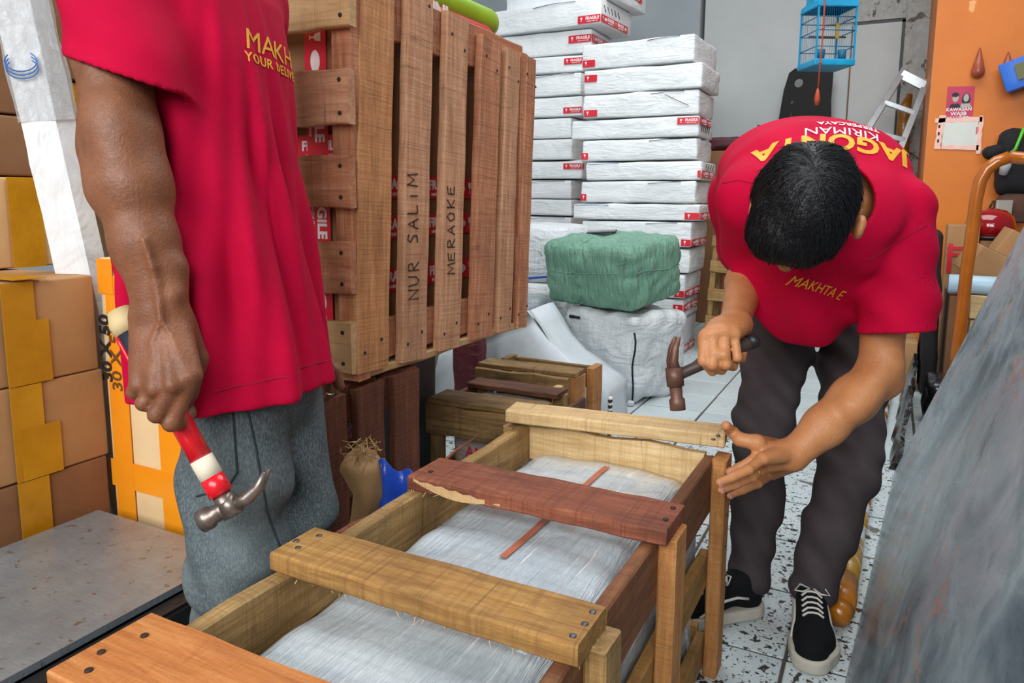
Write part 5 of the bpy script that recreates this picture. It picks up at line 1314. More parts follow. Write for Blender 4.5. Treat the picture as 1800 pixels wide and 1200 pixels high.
# ------------------------------------------------------------------ man at left with red hammer
pL = thing('person', 'standing man in crimson t-shirt and faded jeans holding a red-handled hammer', 'person', (-.93, .86, 0))
cz = [.62, .70, .865, 1.05, 1.20, 1.31, 1.40]
cc = [P(424, 700, t=1.21), P(422, 640, t=1.21), P(396, 490, t=1.21), P(366, 320, t=1.21), P(350, 130, t=1.21), P(338, 0, t=1.21), P(335, -90, t=1.21)]
C17, S17 = math.cos(math.radians(17)), math.sin(math.radians(17)); FX = Vector((C17, S17, 0)); FY = Vector((-S17, C17, 0))
cX = [c.x for c in cc]; cY = [c.y for c in cc]
tA = [.134, .134, .130, .128, .130, .122, .085]; tB = [.176, .174, .168, .166, .170, .176, .12]
def torsoL(p, grow=0.0):
    z = p[:, 2]; dx = p[:, 0]-np.interp(z, cz, cX).astype(F32); dy = p[:, 1]-np.interp(z, cz, cY).astype(F32)
    x = dx*C17+dy*S17; y = -dx*S17+dy*C17
    A = np.interp(z, cz, tA).astype(F32)+grow; B = np.interp(z, cz, tB).astype(F32)+grow
    r = (np.abs(x/A)**2.3+np.abs(y/B)**2.3)**(1/2.3)
    return (r-1)*np.minimum(A, B)*.93
shR = Vector((cX[5], cY[5], 1.345))-FY*.165-FX*.03; shL = Vector((cX[5], cY[5], 1.345))+FY*.165
elR = P(213, 248, t=1.005); wrR = P(281, 540, t=1.0); slE = P(236, 132, t=1.015)
elL = Vector((cX[3], cY[3], 1.08))+FY*.215-FX*.05; wrL = P(548, 605, t=1.44)
def shirtL_outer(p):
    d = torsoL(p)
    d = smax(d, p[:, 2]-1.395, .05)
    d = smin(d, rcone(p, (cX[5], cY[5], 1.37), shR, .085, .075), .05)
    d = smin(d, rcone(p, (cX[5], cY[5], 1.37), shL, .085, .075), .05)
    ang = np.arctan2(p[:, 1]-cY[2], p[:, 0]-cX[2])
    w = np.clip((1.34-p[:, 2])/.45, 0, 1)
    lower = .0075*np.sin(ang*9+p[:, 2]*2.5+1.2*np.sin(p[:, 2]*6))+.004*np.sin(ang*17-p[:, 2]*9+2)
    d = d+w*lower
    # diagonal drag folds under the arm
    e = p[:, 0]*.65+p[:, 1]*.76
    d = d+.007*np.sin((e*1.0+p[:, 2]*.35)*62)*np.exp(-((p[:, 2]-1.02)/.22)**2)*(p[:, 1] < cY[3])
    return d
def sleeveR(p, g=0.0):
    sl = rcone(p, shR, slE+Vector((0, 0, -.05)), .070+g, .076+g)
    return sl+.0035*np.sin(p[:, 2]*60+p[:, 0]*40)*np.clip((1.32-p[:, 2])/.08, 0, 1)
def sleeveL(p, g=0.0): return rcone(p, shL, shL.lerp(elL, .9), .070+g, .072+g)
axR = (slE-shR).normalized(); axL = (elL-shL).normalized()
def cutplane(p, c, n): return (p-_v(c))@_v(n)
hemN = Vector((-.03, .0, -1)).normalized()
slN = (Vector((0, 0, -1))*.93+RT*(-.30)+FW*0).normalized()
slC = P(230, 138, t=1.0)
def shirtL(p):
    t = shirtL_outer(p)
    out = smin(t, smax(sleeveR(p), cutplane(p, slC, slN), .004), .022)
    out = smin(out, smax(sleeveL(p), cutplane(p, shL.lerp(elL, .72), axL), .004), .022)
    inn_ = np.minimum(np.minimum(t+.014, np.maximum(sleeveR(p, -.009), -t)), np.maximum(sleeveL(p, -.009), -t))
    d = np.maximum(out, -inn_)
    d = smax(d, cutplane(p, P(450, 679, t=1.2), hemN), .003)
    return np.maximum(d, -(rcone(p, (cX[6], cY[6], 1.36), (cX[6]+.01, cY[6], 1.55), .062, .062)))
def handR_L(p):
    """right hand gripping the handle, back of the hand to the camera"""
    K = [P(336, 660, t=.972), P(308, 676, t=.964), P(276, 682, t=.966), P(247, 676, t=.978)]
    PIP = [P(302, 742, t=.974), P(276, 728, t=.964), P(254, 708, t=.968), P(238, 688, t=.982)]
    DIP = [P(318, 744, t=1.010), P(296, 728, t=1.004), P(272, 707, t=1.006), P(254, 687, t=1.012)]
    TIP = [P(337, 724, t=1.030), P(316, 708, t=1.028), P(294, 690, t=1.028), P(272, 672, t=1.028)]
    rk = [.0122, .0112, .0102, .0092]
    d = None
    W0 = P(281, 548, t=1.0)
    # palm: rays from wrist to knuckles
    for i in range(4):
        a = W0+RT*(.018-.012*i)+DN*.01; e = rcone(p, a, K[i], .022, .0145); d = e if d is None else smin(d, e, .014)
    d = smin(d, rcone(p, P(285, 600, t=1.0), P(290, 668, t=.990), .026, .022), .012)
    for i in range(4):
        f_ = smin(rcone(p, K[i], PIP[i], rk[i]+.0012, rk[i]), rcone(p, PIP[i], DIP[i], rk[i], rk[i]-.0015), .003)
        f_ = smin(f_, rcone(p, DIP[i], TIP[i], rk[i]-.0015, rk[i]-.003), .003)
        d = smin(d, f_, .0022)
        d = smin(d, ell(p, K[i]+FW*-.007, (.009, .009, .009)), .005)
        d = smin(d, ell(p, PIP[i]+FW*-.003, (.0105, .0105, .0105)), .003)
    # thumb on the far side, closing over the handle
    d = smin(d, chain(p, [P(318, 570, t=1.012), P(345, 630, t=1.030), P(338, 690, t=1.036), P(318, 722, t=1.038)], [.021, .016, .0135, .0105], .006), .010)
    # tendons and veins
    for (a, b) in ((P(283, 560, t=.978), K[1]-FW*.010), (P(276, 565, t=.980), K[2]-FW*.009), (P(292, 560, t=.98), K[0]-FW*.006)):
        d = smin(d, rcone(p, a, b, .0035, .005), .008)
    for pts in ([P(275, 500, t=.968), P(282, 560, t=.966), P(268, 600, t=.966), P(276, 640, t=.962)], [P(282, 560, t=.966), P(300, 585, t=.968), P(318, 630, t=.964)], [P(252, 420, t=.956), P(268, 470, t=.962), P(275, 500, t=.968)]):
        d = smin(d, chain(p, pts, [.0022]*len(pts), .003), .006)
    return d
def armR_L(p):
    m1 = elR.lerp(wrR, .28)
    d = chain(p, [shR, shR.lerp(elR, .55), elR+Vector((0, 0, .015)), m1, elR.lerp(wrR, .62), wrR], [.056, .049, .0465, .0475, .041, .0295], .02)
    d = smin(d, rcone(p, P(237, 330, t=1.0), P(228, 250, t=1.0), .040, .034), .02)          # forearm muscle
    d = smin(d, rcone(p, P(196, 330, t=1.005), P(180, 270, t=1.01), .026, .026), .03)
    d = smin(d, rcone(p, wrR+RT*.012, wrR+RT*.012-DN*.05, .024, .026), .015)
    d = smin(d, rcone(p, wrR-RT*.012, wrR-RT*.010-DN*.05, .022, .026), .015)
    d = smin(d, ell(p, P(305, 520, t=.985), (.012, .012, .014)), .014)                       # ulna bump
    d = smin(d, rcone(p, P(200, 200, t=.985), P(205, 265, t=.975), .020, .016), .03)
    return d
def armL_L(p):
    h0 = wrL; fdir = (P(576, 700, t=1.42)-wrL).normalized()
    d = chain(p, [shL, elL, wrL], [.056, .046, .029], .02)
    pal = h0+fdir*.055
    d = smin(d, rcone(p, h0, pal, .026, .030), .015)
    for i in range(4):
        s = (i-1.5)*.017; k = pal+RT*s*.6+FW*s+fdir*.02; m_ = k+fdir*(.030-.003*abs(i-1))+RT*-.006; e = m_+fdir*.014+RT*-.022
        d = smin(d, chain(p, [k, m_, e], [.0105, .0098, .0085], .003), .004)
    d = smin(d, chain(p, [h0+RT*.01, pal+RT*.03-FW*.005, pal+RT*.03+fdir*.03], [.015, .013, .010], .004), .008)
    return d
hdC = Vector((cX[6]+.035, cY[6], 1.60))
def headL(p):
    d = ell(p, hdC, (.098, .076, .115)); d = smin(d, ell(p, hdC+Vector((.022, 0, -.065)), (.070, .056, .060)), .03)
    d = smin(d, rcone(p, (cX[6]-.005, cY[6], 1.36), hdC+Vector((-.02, 0, -.06)), .060, .055), .03)
    d = smin(d, rcone(p, hdC+Vector((.092, 0, .0)), hdC+Vector((.112, 0, -.032)), .010, .015), .012)
    for s in (-1, 1):
        d = smin(d, ell(p, hdC+Vector((-.005, s*.078, -.012)), (.018, .008, .030)), .008)
        d = smax(d, -ell(p, hdC+Vector((.094, s*.030, .006)), (.014, .018, .010)), .010)
        d = smin(d, ell(p, hdC+Vector((.083, s*.030, .006)), (.012, .013, .010)), .003)
    d = smax(d, -ell(p, hdC+Vector((.098, 0, -.064)), (.014, .024, .003)), .005)
    return d
def bodyL(p):
    d = headL(p)
    d = smin(d, torsoL(p, -.040)+np.maximum(p[:, 2]-1.36, 0)+np.maximum(.80-p[:, 2], 0), .03)
    d = smin(d, armR_L(p), .02); d = smin(d, handR_L(p), .012); d = smin(d, armL_L(p), .02)
    return d+.0004*wob(p, 55, 6)
meB = relax(sdfmesh(bodyL, (-1.28, .48, .60), (-.68, 1.30, 1.75), .0034, 'body'), 1)
obj('body', meB, m_skinL, pL)
meS = relax(sdfmesh(shirtL, (-1.30, .52, .60), (-.68, 1.30, 1.46), .0042, 'tshirt'), 1)
shL_o = obj('tshirt', meS, m_shirt, pL)
bvS = bvh_of(meS)
q0 = P(425, 68, t=1.1)
c0 = (np.interp(1.24, cz, cX), np.interp(1.24, cz, cY))
def surf_ang(u, v):
    h = bvS.ray_cast(CAM, ray(u, v).normalized()); return math.atan2(h[0].y-c0[1], h[0].x-c0[0]), h[0]
def chest_text(t_, u, v, size, bold, sp=1.0, shear=0.0):
    h = bvS.ray_cast(CAM, ray(u, v).normalized()); n = (FX*.80-FY*.60).normalized(); xa = Vector((0, 0, 1)).cross(n).normalized()
    M = frame(h[0]+n*.02, (xa-Vector((0, 0, .04))).normalized(), (0, 0, 1))
    obj('chest_lettering', project(textmesh(t_, size, .0004, shear, 'LEFT', bold, sp), M, -n, bvS, .001), m_gold, shL_o)
chest_text('MAKHTA', 428, 68, .046, .0004, 1.0, .1)
chest_text('YOUR DELIVERY', 430, 99, .021, .0003, 1.08)
# hem stitching
def ringline(bvh, c, n, rad, zf, off=.0012, a0=0, a1=6.2832):
    pts = []
    for k in range(n+1):
        a = a0+(a1-a0)*k/n; d = Vector((math.cos(a), math.sin(a), 0)); z = zf(a); o = Vector((c[0], c[1], z))
        h = bvh.ray_cast(o+d*.6, -d, .75)
        if h[0] is not None: pts.append(h[0]+d*off)
    return pts
hz = lambda a: P(450, 679, t=1.2).z+.024+.10*(.15*math.cos(a))
obj('hem_stitch', tubemesh(ringline(bvS, (cX[1], cY[1]), 60, .2, hz, 0), .0011, 4), simple('stitch_crimson', '8e062c', rough=.9), shL_o)
# hair cap
def hairL(p):
    d = ell(p, hdC+Vector((-.012, 0, .022)), (.108, .088, .112)); d = smax(d, (p[:, 0]-(hdC.x+.05))*.6+(hdC.z+.03-p[:, 2])*.8, .02)
    d = smax(d, hdC.z-.06-p[:, 2], .02); return d+.003*wob(p, 70, 6)
obj('hair', sdfmesh(hairL, (hdC.x-.15, hdC.y-.13, hdC.z-.1), (hdC.x+.13, hdC.y+.13, hdC.z+.17), .005), m_hair, pL)
# jeans
hipc = P(445, 640, t=1.22); kn = P(465, 930, t=1.21); an = Vector((-.93, .865, .09))
def jeansL(p):
    z = p[:, 2]
    pel = smax(ell(p, (hipc.x-.012, hipc.y, .72), (.110, .128, .17)), np.where(z > .69, torsoL(p, -.032), -1.0), .01)
    d = pel
    for s in (-1, 1):
        hp_ = Vector((hipc.x, hipc.y, .66))+FY*s*.062; k_ = Vector((kn.x, kn.y, .44))+FY*s*.066+FX*.008*s; a_ = Vector((an.x-.01, an.y, .06))+FY*s*.082
        leg = chain(p, [hp_, hp_.lerp(k_, .5), k_, k_.lerp(a_, .55), a_], [.083, .077, .071, .067, .064], .03)
        leg = np.maximum(leg, z-.70)
        d = smin(d, leg, .012)
    d = d+.0055*np.sin(z*64+p[:, 0]*30+3*wob(p, 9, 5))*np.exp(-((z-.36)/.09)**2)+.0050*wob(p, 30, 8)*np.clip((.68-z)/.15, .25, 1)
    d = d+wfolds(p, (.62, .45, .42), .070, .0042, 2.2)*np.clip((.66-z)/.1, 0, 1)
    return np.maximum(np.maximum(d, z-.86), .028-z)
meJ = relax(sdfmesh(jeansL, (-1.16, .58, .02), (-.70, 1.15, .88), .0045, 'jeans'), 1)
je = obj('jeans', meJ, m_denim, pL); bvJ = bvh_of(meJ)
def pixline(bvh, uv, off=.001):
    out = []
    for (u, v) in uv:
        h = bvh.ray_cast(CAM, ray(u, v).normalized())
        if h[0] is not None: out.append(h[0]+(CAM-h[0]).normalized()*off)
    return out
def dens(uv, n=6):
    r = []
    for i in range(len(uv)-1):
        for k in range(n): r.append((uv[i][0]+(uv[i+1][0]-uv[i][0])*k/n, uv[i][1]+(uv[i+1][1]-uv[i][1])*k/n))
    return r+[uv[-1]]
for uv in ([(424, 680), (440, 740), (452, 800), (470, 900), (492, 960)], [(408, 700), (414, 790), (417, 830), (398, 858), (345, 872)], [(345, 712), (405, 698)], [(347, 716), (412, 702)]):
    l_ = pixline(bvJ, dens(uv))
    if len(l_) > 2: obj('seam', tubemesh(l_, .0016, 4), m_seamd, je)
# shoes of the left man
for s in (-1, 1):
    c = Vector((an.x-.01, an.y, 0))+FY*s*.082
    def shoe(p, c=c): return np.maximum(smin(rcone(p, c+Vector((-.05, 0, .035)), c+Vector((.15, 0, .028)), .036, .033), rcone(p, c+Vector((-.03, 0, .04)), c+Vector((-.02, 0, .09)), .036, .038), .03), .003-p[:, 2])
    obj('shoe', sdfmesh(shoe, c+Vector((-.12, -.07, -.01)), c+Vector((.22, .07, .16)), .006), m_blackcloth, pL)
# ring on far hand
rgq = P(577, 692, t=1.41)
obj('ring', tubemesh([rgq+RT*.010*math.cos(k*.6)+FW*.010*math.sin(k*.6) for k in range(12)], .0012, 5), simple('silver', 'd8d4cc', rough=.2, Metallic=1.0), pL)
# ------------------------------------------------------------------ red hammer
ha, hb = P(208, 545, t=1.018), P(399, 886, t=1.012)
ax = (hb-ha).normalized(); Lh = (hb-ha).length
side = (FW-ax*FW.dot(ax)).normalized(); Mh = frame(ha, ax, side)           # X along handle, Y away from camera
hL = thing('claw_hammer', 'claw hammer with red handle and starred navy grip in the standing man\'s hand', 'hammer', M=T(*ha))
m_cream = simple('grip_cream', 'c0a878', 'd4bc8c', 14, .6); m_navy = simple('grip_navy', '14202e', '1c2c3e', 14, .5); m_red = simple('handle_red', 'd4101e', 'e01828', 9, .3, Coat_Weight=.3); m_lab = simple('label_cream', 'd8ccb4', 'e4dac6', 14, .6)
segs = [('grip_cap', 0, .035, [.015, .021, .0205], m_cream), ('grip', .033, .115, [.0195, .0185, .0175], m_navy), ('handle', .113, Lh-.070, [.0155, .0150, .0150], m_red), ('label_band', Lh-.072, Lh-.042, [.0158, .0158, .0158], m_lab), ('handle', Lh-.043, Lh-.016, [.0158, .0165, .0165], m_red), ('neck', Lh-.017, Lh+.018, [.0130, .0125, .0135], m_steel)]
for nm, x0, x1, rs_, m_ in segs: obj(nm, tubemesh([(x0+(x1-x0)*k/2, 0, 0) for k in range(3)], rs_, 16), m_, hL, Mh)
def star(r):
    v = [(r*(1 if k % 2 == 0 else .42)*math.cos(k*math.pi/5), r*(1 if k % 2 == 0 else .42)*math.sin(k*math.pi/5), 0) for k in range(10)]
    return mkmesh('star', v+[(0, 0, .0004)], [(k, (k+1) % 10, 10) for k in range(10)])
stm = star(.0052)
for (x_, a_) in ((.060, 1.2), (.078, 1.45), (.058, 2.4), (.092, 1.9), (.075, .4)):
    n_ = Vector((0, -math.sin(a_), math.cos(a_))); M = frame((x_, n_.y*.0193, n_.z*.0193), (1, 0, 0)); q = n_.to_track_quat('Z', 'Y').to_matrix().to_4x4(); q.translation = Vector((x_, n_.y*.0190, n_.z*.0190))
    obj('grip_star', stm, m_lab, hL, Mh @ q)
obj('grip_stripe', tubemesh([(.036+.012*k, -.0145-.0002*k, -.0130) for k in range(8)], .0032, 6), m_red, hL, Mh)
# head: poll cylinder towards lower left, claw towards right
d_face = (P(352, 905, t=1.0)-P(400, 880, t=1.0)).normalized(); d_face = (d_face-ax*d_face.dot(ax)*.6).normalized()
hc = ha+ax*(Lh+.004)
obj('hammer_face', tubemesh([hc-d_face*.004, hc+d_face*.012, hc+d_face*.024, hc+d_face*.028, hc+d_face*.042], [.0135, .0125, .0125, .0160, .0160], 18), m_steel, hL)
obj('hammer_eye', tubemesh([hc-d_face*.014, hc+d_face*.006], [.0155, .0155], 12), m_steel, hL)
bend = -ax
for s in (-1, 1):
    w = side*s
    obj('claw', tubemesh([hc-d_face*.010+w*.004, hc-d_face*.030+w*.006+bend*-.002, hc-d_face*.052+w*.008+bend*.004, hc-d_face*.070+w*.010+bend*.018], [.0105, .0085, .0065, .003], 10), m_steel, hL)
# ------------------------------------------------------------------ bending man at right
pR = thing('person', 'bending man in crimson t-shirt and charcoal trousers hammering the open crate', 'person', (-.15, 1.85, 0))
sR = P(1320, 350, t=1.50); sL = P(1572, 375, t=1.45)            # his right / left shoulder
O = (sR+sL)/2; lx = Vector((sL.x-sR.x, sL.y-sR.y, 0)).normalized(); fy = Vector((lx.y, -lx.x, 0))   # lateral (to his left), forward
def LP(s, q, z): return Vector((O.x, O.y, 0))+lx*s+fy*q+Vector((0, 0, z))
def loc(p):
    d = p-_v((O.x, O.y, 0)); return d@_v(lx), d@_v(fy), p[:, 2]
def wide(p, pts, rads, sc, k=.06):
    """chain squashed laterally: pts are (q,z) on the mid line"""
    s, q, z = loc(p); pp = np.stack([s/sc, q, z], -1).astype(F32); d = None
    for i in range(len(pts)-1):
        e = rcone(pp, (0,)+pts[i], (0,)+pts[i+1], rads[i], rads[i+1]); d = e if d is None else smin(d, e, k)
    return d
BK = [(-.47, .88), (-.36, 1.00), (-.22, 1.045), (-.08, 1.03), (.02, .985)]
def torsoR(p, g=0.0): return wide(p, BK, [.115+g, .122+g, .122+g, .115+g, .10+g], 1.42)
hipR, hipL = P(1388, 500, t=2.02), P(1508, 500, t=2.02)
elbR, wriR = P(1320, 468, t=1.72), P(1291, 566, t=1.50)
elbL, wriL = P(1545, 660, t=1.50), P(1398, 796, t=1.475)
slRe = sR.lerp(elbR, .62); slLe = P(1577, 530, t=1.46)
nR = (P(1300, 470, t=1.62)-P(1300, 400, t=1.56)).normalized(); nL = (slLe-sL).normalized()
def sleeve2R(p, g=0.0): return chain(p, [sR, slRe, slRe+nR*.06], [.070+g, .062+g, .062+g], .02)
def sleeve2L(p, g=0.0):
    d = chain(p, [sL, slLe, slLe+DN*.09], [.074+g, .070+g, .071+g], .02)
    return d+.003*np.sin(p[:, 2]*70+p[:, 0]*50)
def drape(p, g=0.0):
    s, q, z = loc(p)
    d = wide(p, [(.05, .93), (-.10, .80), (-.22, .66), (-.26, .55)], [.085+g, .100+g, .105+g, .11+g], 1.28, .05)
    return d+.010*np.sin(s*46+z*14+1.5*np.sin(z*9))*np.clip((.92-z)/.15, 0, 1)
def shirtR(p):
    s, q, z = loc(p)
    t = torsoR(p)
    t = smin(t, drape(p), .06)
    # folds fanning from the shoulders over the back and chest
    t = t+.0045*np.sin(s*34+q*18+1.2*wob(p, 8, 4))*np.clip((1.12-z)/.08, 0, 1)
    t = t+.004*np.sin((q*.8+z*.7)*70+s*20)*np.exp(-((s-.13)/.07)**2)
    hem = .690+3.9*np.maximum(np.abs(s+.005)-.03, 0)**1.6
    tc_ = smax(t, hem-z, .003)
    out = smin(tc_, smax(sleeve2R(p), cutplane(p, P(1300, 462, t=1.64), nR), .004), .035)
    out = smin(out, smax(sleeve2L(p), cutplane(p, P(1568, 583, t=1.47), (DN+RT*.06).normalized()), .004), .016)
    inn_ = np.minimum(np.minimum(t+.014, sleeve2R(p, -.007)), sleeve2L(p, -.007))
    inn_ = np.minimum(inn_, rcone(p, LP(0, -.02, 1.0), LP(0, .16, 1.0), .075, .068))
    d = np.maximum(out, -inn_)
    # rear hem over the hips
    d = smax(d, -(q+.50)+0*z, .01)
    return d
hd = P(1413, 356, t=1.27)
fdir = (DN*.92-RT*.16+FW*.28).normalized(); crn = (-FW*.90+DN*.22-RT*.36); crn = (crn-fdir*crn.dot(fdir)).normalized(); lat = crn.cross(fdir).normalized()
HR = np.array([[lat.x, fdir.x, crn.x], [lat.y, fdir.y, crn.y], [lat.z, fdir.z, crn.z]], dtype=F32)
def hp(a, b, c): return hd+lat*a+fdir*b+crn*c
def headR(p):
    d = ell(p, hd, (.077, .097, .112), HR)
    d = smin(d, ell(p, hp(0, .025, -.070), (.055, .066, .058), HR), .03)
    d = smin(d, rcone(p, hp(0, .094, -.005), hp(0, .116, -.040), .010, .015), .010)      # nose
    d = smin(d, rcone(p, hp(-.045, .082, .018), hp(.045, .082, .018), .010, .010), .014)   # brow
    for s in (-1, 1):
        d = smin(d, ell(p, hp(s*(.096 if s > 0 else .078), .022, -.004), (.010, .021, .030), HR), .006)
        d = smax(d, -ell(p, hp(s*(.109 if s > 0 else .09), .026, -.002), (.006, .012, .018), HR), .005)
        d = smax(d, -ell(p, hp(s*.032, .096, .0), (.018, .014, .010), HR), .008)
        d = smin(d, ell(p, hp(s*.032, .084, .0), (.013, .012, .010), HR), .003)
    d = smax(d, -ell(p, hp(0, .098, -.068), (.024, .014, .003), HR), .005)
    d = smin(d, rcone(p, LP(0, -.03, 1.0), hp(0, -.035, -.06), .062, .056), .03)
    return d
def hairR(p):
    q = (p-_v(hd))@HR; b = q[:, 1]; c = q[:, 2]
    d = ell(p, hp(0, -.006, .010), (.084, .098, .112), HR)
    d = smin(d, ell(p, hp(-.01, .060, .050), (.066, .044, .058), HR), .03)             # fringe falling forward
    st = .003*wob(p, 55, 6, 2)+.0025*wob(p, 26, 5, 7)
    d = d+st
    face = (b-.060)*.8-(c-.030)*1.0+.006*wob(p, 60, 5)
    d = smax(d, face, .010)
    side = -(c+.030)+.35*b*(b > 0)-.25*np.maximum(-b, 0)*2.0+.006*wob(p, 50, 4)
    return smax(d, side, .012)
# left hand on the post
Wt = [P(1281, 829, x=-.2495), P(1264, 848, x=-.2500), P(1267, 861, x=-.2500), P(1282, 871, x=-.2495)]
Kn = [P(1338, 792, x=-.196), P(1340, 806, x=-.188), P(1348, 820, x=-.186), P(1356, 832, x=-.188)]
th = [P(1368, 788, x=-.178), P(1330, 778, x=-.205), P(1301, 772, x=-.236), P(1288, 760, x=-.2545), P(1276, 748, x=-.262)]
def handL(p):
    d = None
    W0 = P(1394, 797, t=1.475)
    for i in range(4):
        a = W0+DN*(-.012+.009*i); e = rcone(p, a, Kn[i], .021, .0135); d = e if d is None else smin(d, e, .012)
    d = smin(d, rcone(p, P(1372, 798, t=1.480), P(1345, 806, t=1.482), .025, .018), .012)
    for i in range(4):
        k, t_ = Kn[i], Wt[i]; v = t_-k; up_ = (-FW*.8+Vector((.6, 0, 0))).normalized()
        m1 = k+v*.42+up_*.010; m2 = k+v*.74+up_*.006; r = (.0095, .0098, .0094, .0085)[i]
        f_ = chain(p, [k, m1, m2, t_], [r+.0010, r, r-.0008, r-.0022], .003)
        f_ = smin(f_, ell(p, m1+up_*.0015, (r*.95,)*3), .003)
        d = smin(d, f_, .0020); d = smin(d, ell(p, k+up_*.005, (.0075,)*3), .006)
    d = smin(d, chain(p, th, [.021, .0165, .0135, .0122, .0095], .006), .008)
    for (a, b) in ((P(1385, 790, t=1.452), Kn[1]-FW*.010), (P(1386, 800, t=1.452), Kn[2]-FW*.010), (P(1384, 784, t=1.455), Kn[0]-FW*.008)): d = smin(d, rcone(p, a, b, .003, .0042), .008)
    return d
# right hand round the hammer handle
Hb, Hh_ = P(1313, 604, t=1.455), P(1186, 662, t=1.425)
hx = (Hh_-Hb).normalized(); hgrip = P(1272, 624, t=1.445)
def handR(p):
    W0 = P(1290, 570, t=1.49); d = None
    c = (hgrip-W0).normalized()
    ks = [P(1240, 592, t=1.432), P(1254, 584, t=1.426), P(1272, 582, t=1.424), P(1290, 586, t=1.428)]
    # palm behind/over the handle
    for i, k in enumerate(ks): e = rcone(p, W0+RT*(-.010+.008*i), k, .024, .0150); d = e if d is None else smin(d, e, .012)
    d = smin(d, rcone(p, P(1268, 582, t=1.47), P(1262, 606, t=1.462), .028, .022), .012)
    # index to little: come down in front of the handle and curl under it
    pp = [P(1236, 634, t=1.418), P(1252, 640, t=1.412), P(1276, 640, t=1.412), P(1296, 628, t=1.418)]
    dd = [P(1252, 652, t=1.440), P(1268, 650, t=1.440), P(1288, 644, t=1.440), P(1303, 630, t=1.442)]
    ee = [P(1262, 636, t=1.462), P(1278, 634, t=1.462), P(1295, 628, t=1.462), P(1307, 618, t=1.460)]
    for i in range(4):
        r = (.0105, .0108, .0102, .0090)[i]
        d = smin(d, chain(p, [ks[i], pp[i], dd[i], ee[i]], [r+.001, r, r-.001, r-.002], .003), .0022)
    d = smin(d, chain(p, [P(1258, 578, t=1.46), P(1240, 604, t=1.436), P(1258, 622, t=1.415), P(1272, 624, t=1.409)], [.019, .0145, .0120, .0105], .005), .006)
    return d
def bodyR(p):
    d = headR(p)
    d = smin(d, torsoR(p, -.035), .03)
    d = smin(d, chain(p, [sR, elbR, elbR.lerp(wriR, .35), wriR], [.055, .043, .042, .029], .02), .02)
    d = smin(d, chain(p, [sL, sL.lerp(elbL, .6), elbL, elbL.lerp(wriL, .3), elbL.lerp(wriL, .65), wriL], [.055, .042, .041, .044, .039, .031], .02), .02)
    d = smin(d, ell(p, elbL+RT*.012+DN*.012, (.030, .030, .030)), .02)
    d = smin(d, rcone(p, P(1560, 640, t=1.47), P(1500, 715, t=1.455), .028, .030), .02)
    d = smin(d, handL(p), .010); d = smin(d, handR(p), .010)
    return d+.0004*wob(p, 55, 6)
lo_ = (-.55, 1.12, .36); hi_ = (.26, 2.25, 1.22)
bR = obj('body', relax(sdfmesh(bodyR, lo_, hi_, .0033, 'body'), 1), m_skinR, pR)
meSR = relax(sdfmesh(shirtR, (-.55, 1.30, .50), (.30, 2.45, 1.25), .0042, 'tshirt'), 1)
shR_o = obj('tshirt', meSR, m_shirt2, pR)
meH = relax(sdfmesh(hairR, tuple(hd-Vector((.18, .18, .18))), tuple(hd+Vector((.18, .18, .18))), .0032, 'hair'), 1, .3)
hairO = obj('hair', meH, m_hair, pR)
bvH = bvh_of(meH); rh = random.Random(12); whorl = hp(.01, -.035, .115)
def strands(n):
    v = []; f = []
    polys = meH.polygons; npoly = len(polys)
    for _ in range(n):
        p = polys[rh.randrange(npoly)].center.copy(); nrm = None; pts = []
        L = rh.randint(4, 7); wv_ = rh.uniform(-.5, .5)
        for k in range(L):
            h = bvH.find_nearest(p)
            if h[0] is None: break
            nrm = h[1]; away = (h[0]-whorl); away = away-nrm*away.dot(nrm); fl = away.normalized()*.7+fdir*.75+lat*(.25+wv_*.35)
            fl = (fl-nrm*fl.dot(nrm)).normalized()
            pts.append(h[0]+nrm*(.0008+(.0035 if wv_ < .32 else .011)*(k/L)*rh.uniform(.2, 1.0))); p = h[0]+fl*.0105
        if len(pts) < 3: continue
        o = len(v); up = nrm
        for k, q in enumerate(pts):
            d = (pts[min(k+1, len(pts)-1)]-pts[max(k-1, 0)]).normalized(); sdv = d.cross(up).normalized(); r = .0011*(1-.85*k/(len(pts)-1))
            v += [q-sdv*r, q+up*r*1.2, q+sdv*r]
        for k in range(len(pts)-1):
            a = o+3*k; f += [(a, a+3, a+4, a+1), (a+1, a+4, a+5, a+2)]
    return mkmesh('strands', v, f, True)
so = obj('hair_strands', strands(2600), m_hair, hairO); so['kind'] = 'stuff'
bvR = bvh_of(meSR)
def hitR(u, v):
    h = bvR.ray_cast(CAM, ray(u, v).normalized()); return h
def back_text(s, size, u, v, mat, bold=.001, sp=1.0, shear=0):
    h = hitR(u, v)
    if h[0] is None: return
    xa = -lx; n = h[1]; ya = (fy-n*fy.dot(n)); M = frame(h[0]+n*.03, xa, ya)
    if M.to_3x3().col[2].dot(n) < 0: M = frame(h[0]+n*.03, xa, ya)
    obj('back_lettering', project(textmesh(s, size, .0004, shear, 'CENTER', bold, sp), M, -n, bvR), mat, shR_o)
back_text('JAGONYA', .062, 1470, 248, m_gold, .0022, 1.05, .15)
back_text('KIRIMAN', .036, 1482, 230, m_silver, .0004, 1.0, .1)
back_text('TERPERCAYA', .020, 1492, 219, m_silver, .0004)
h = hitR(1440, 506)
if h[0] is not None:
    M = frame(h[0]-FW*.03, (RT+DN*.26).normalized(), (-DN+RT*.26).normalized())
    obj('chest_lettering', project(textmesh('MAKHTA E', .025, .0004, .1, 'CENTER', .0002), M, FW, bvR), m_gold, shR_o)
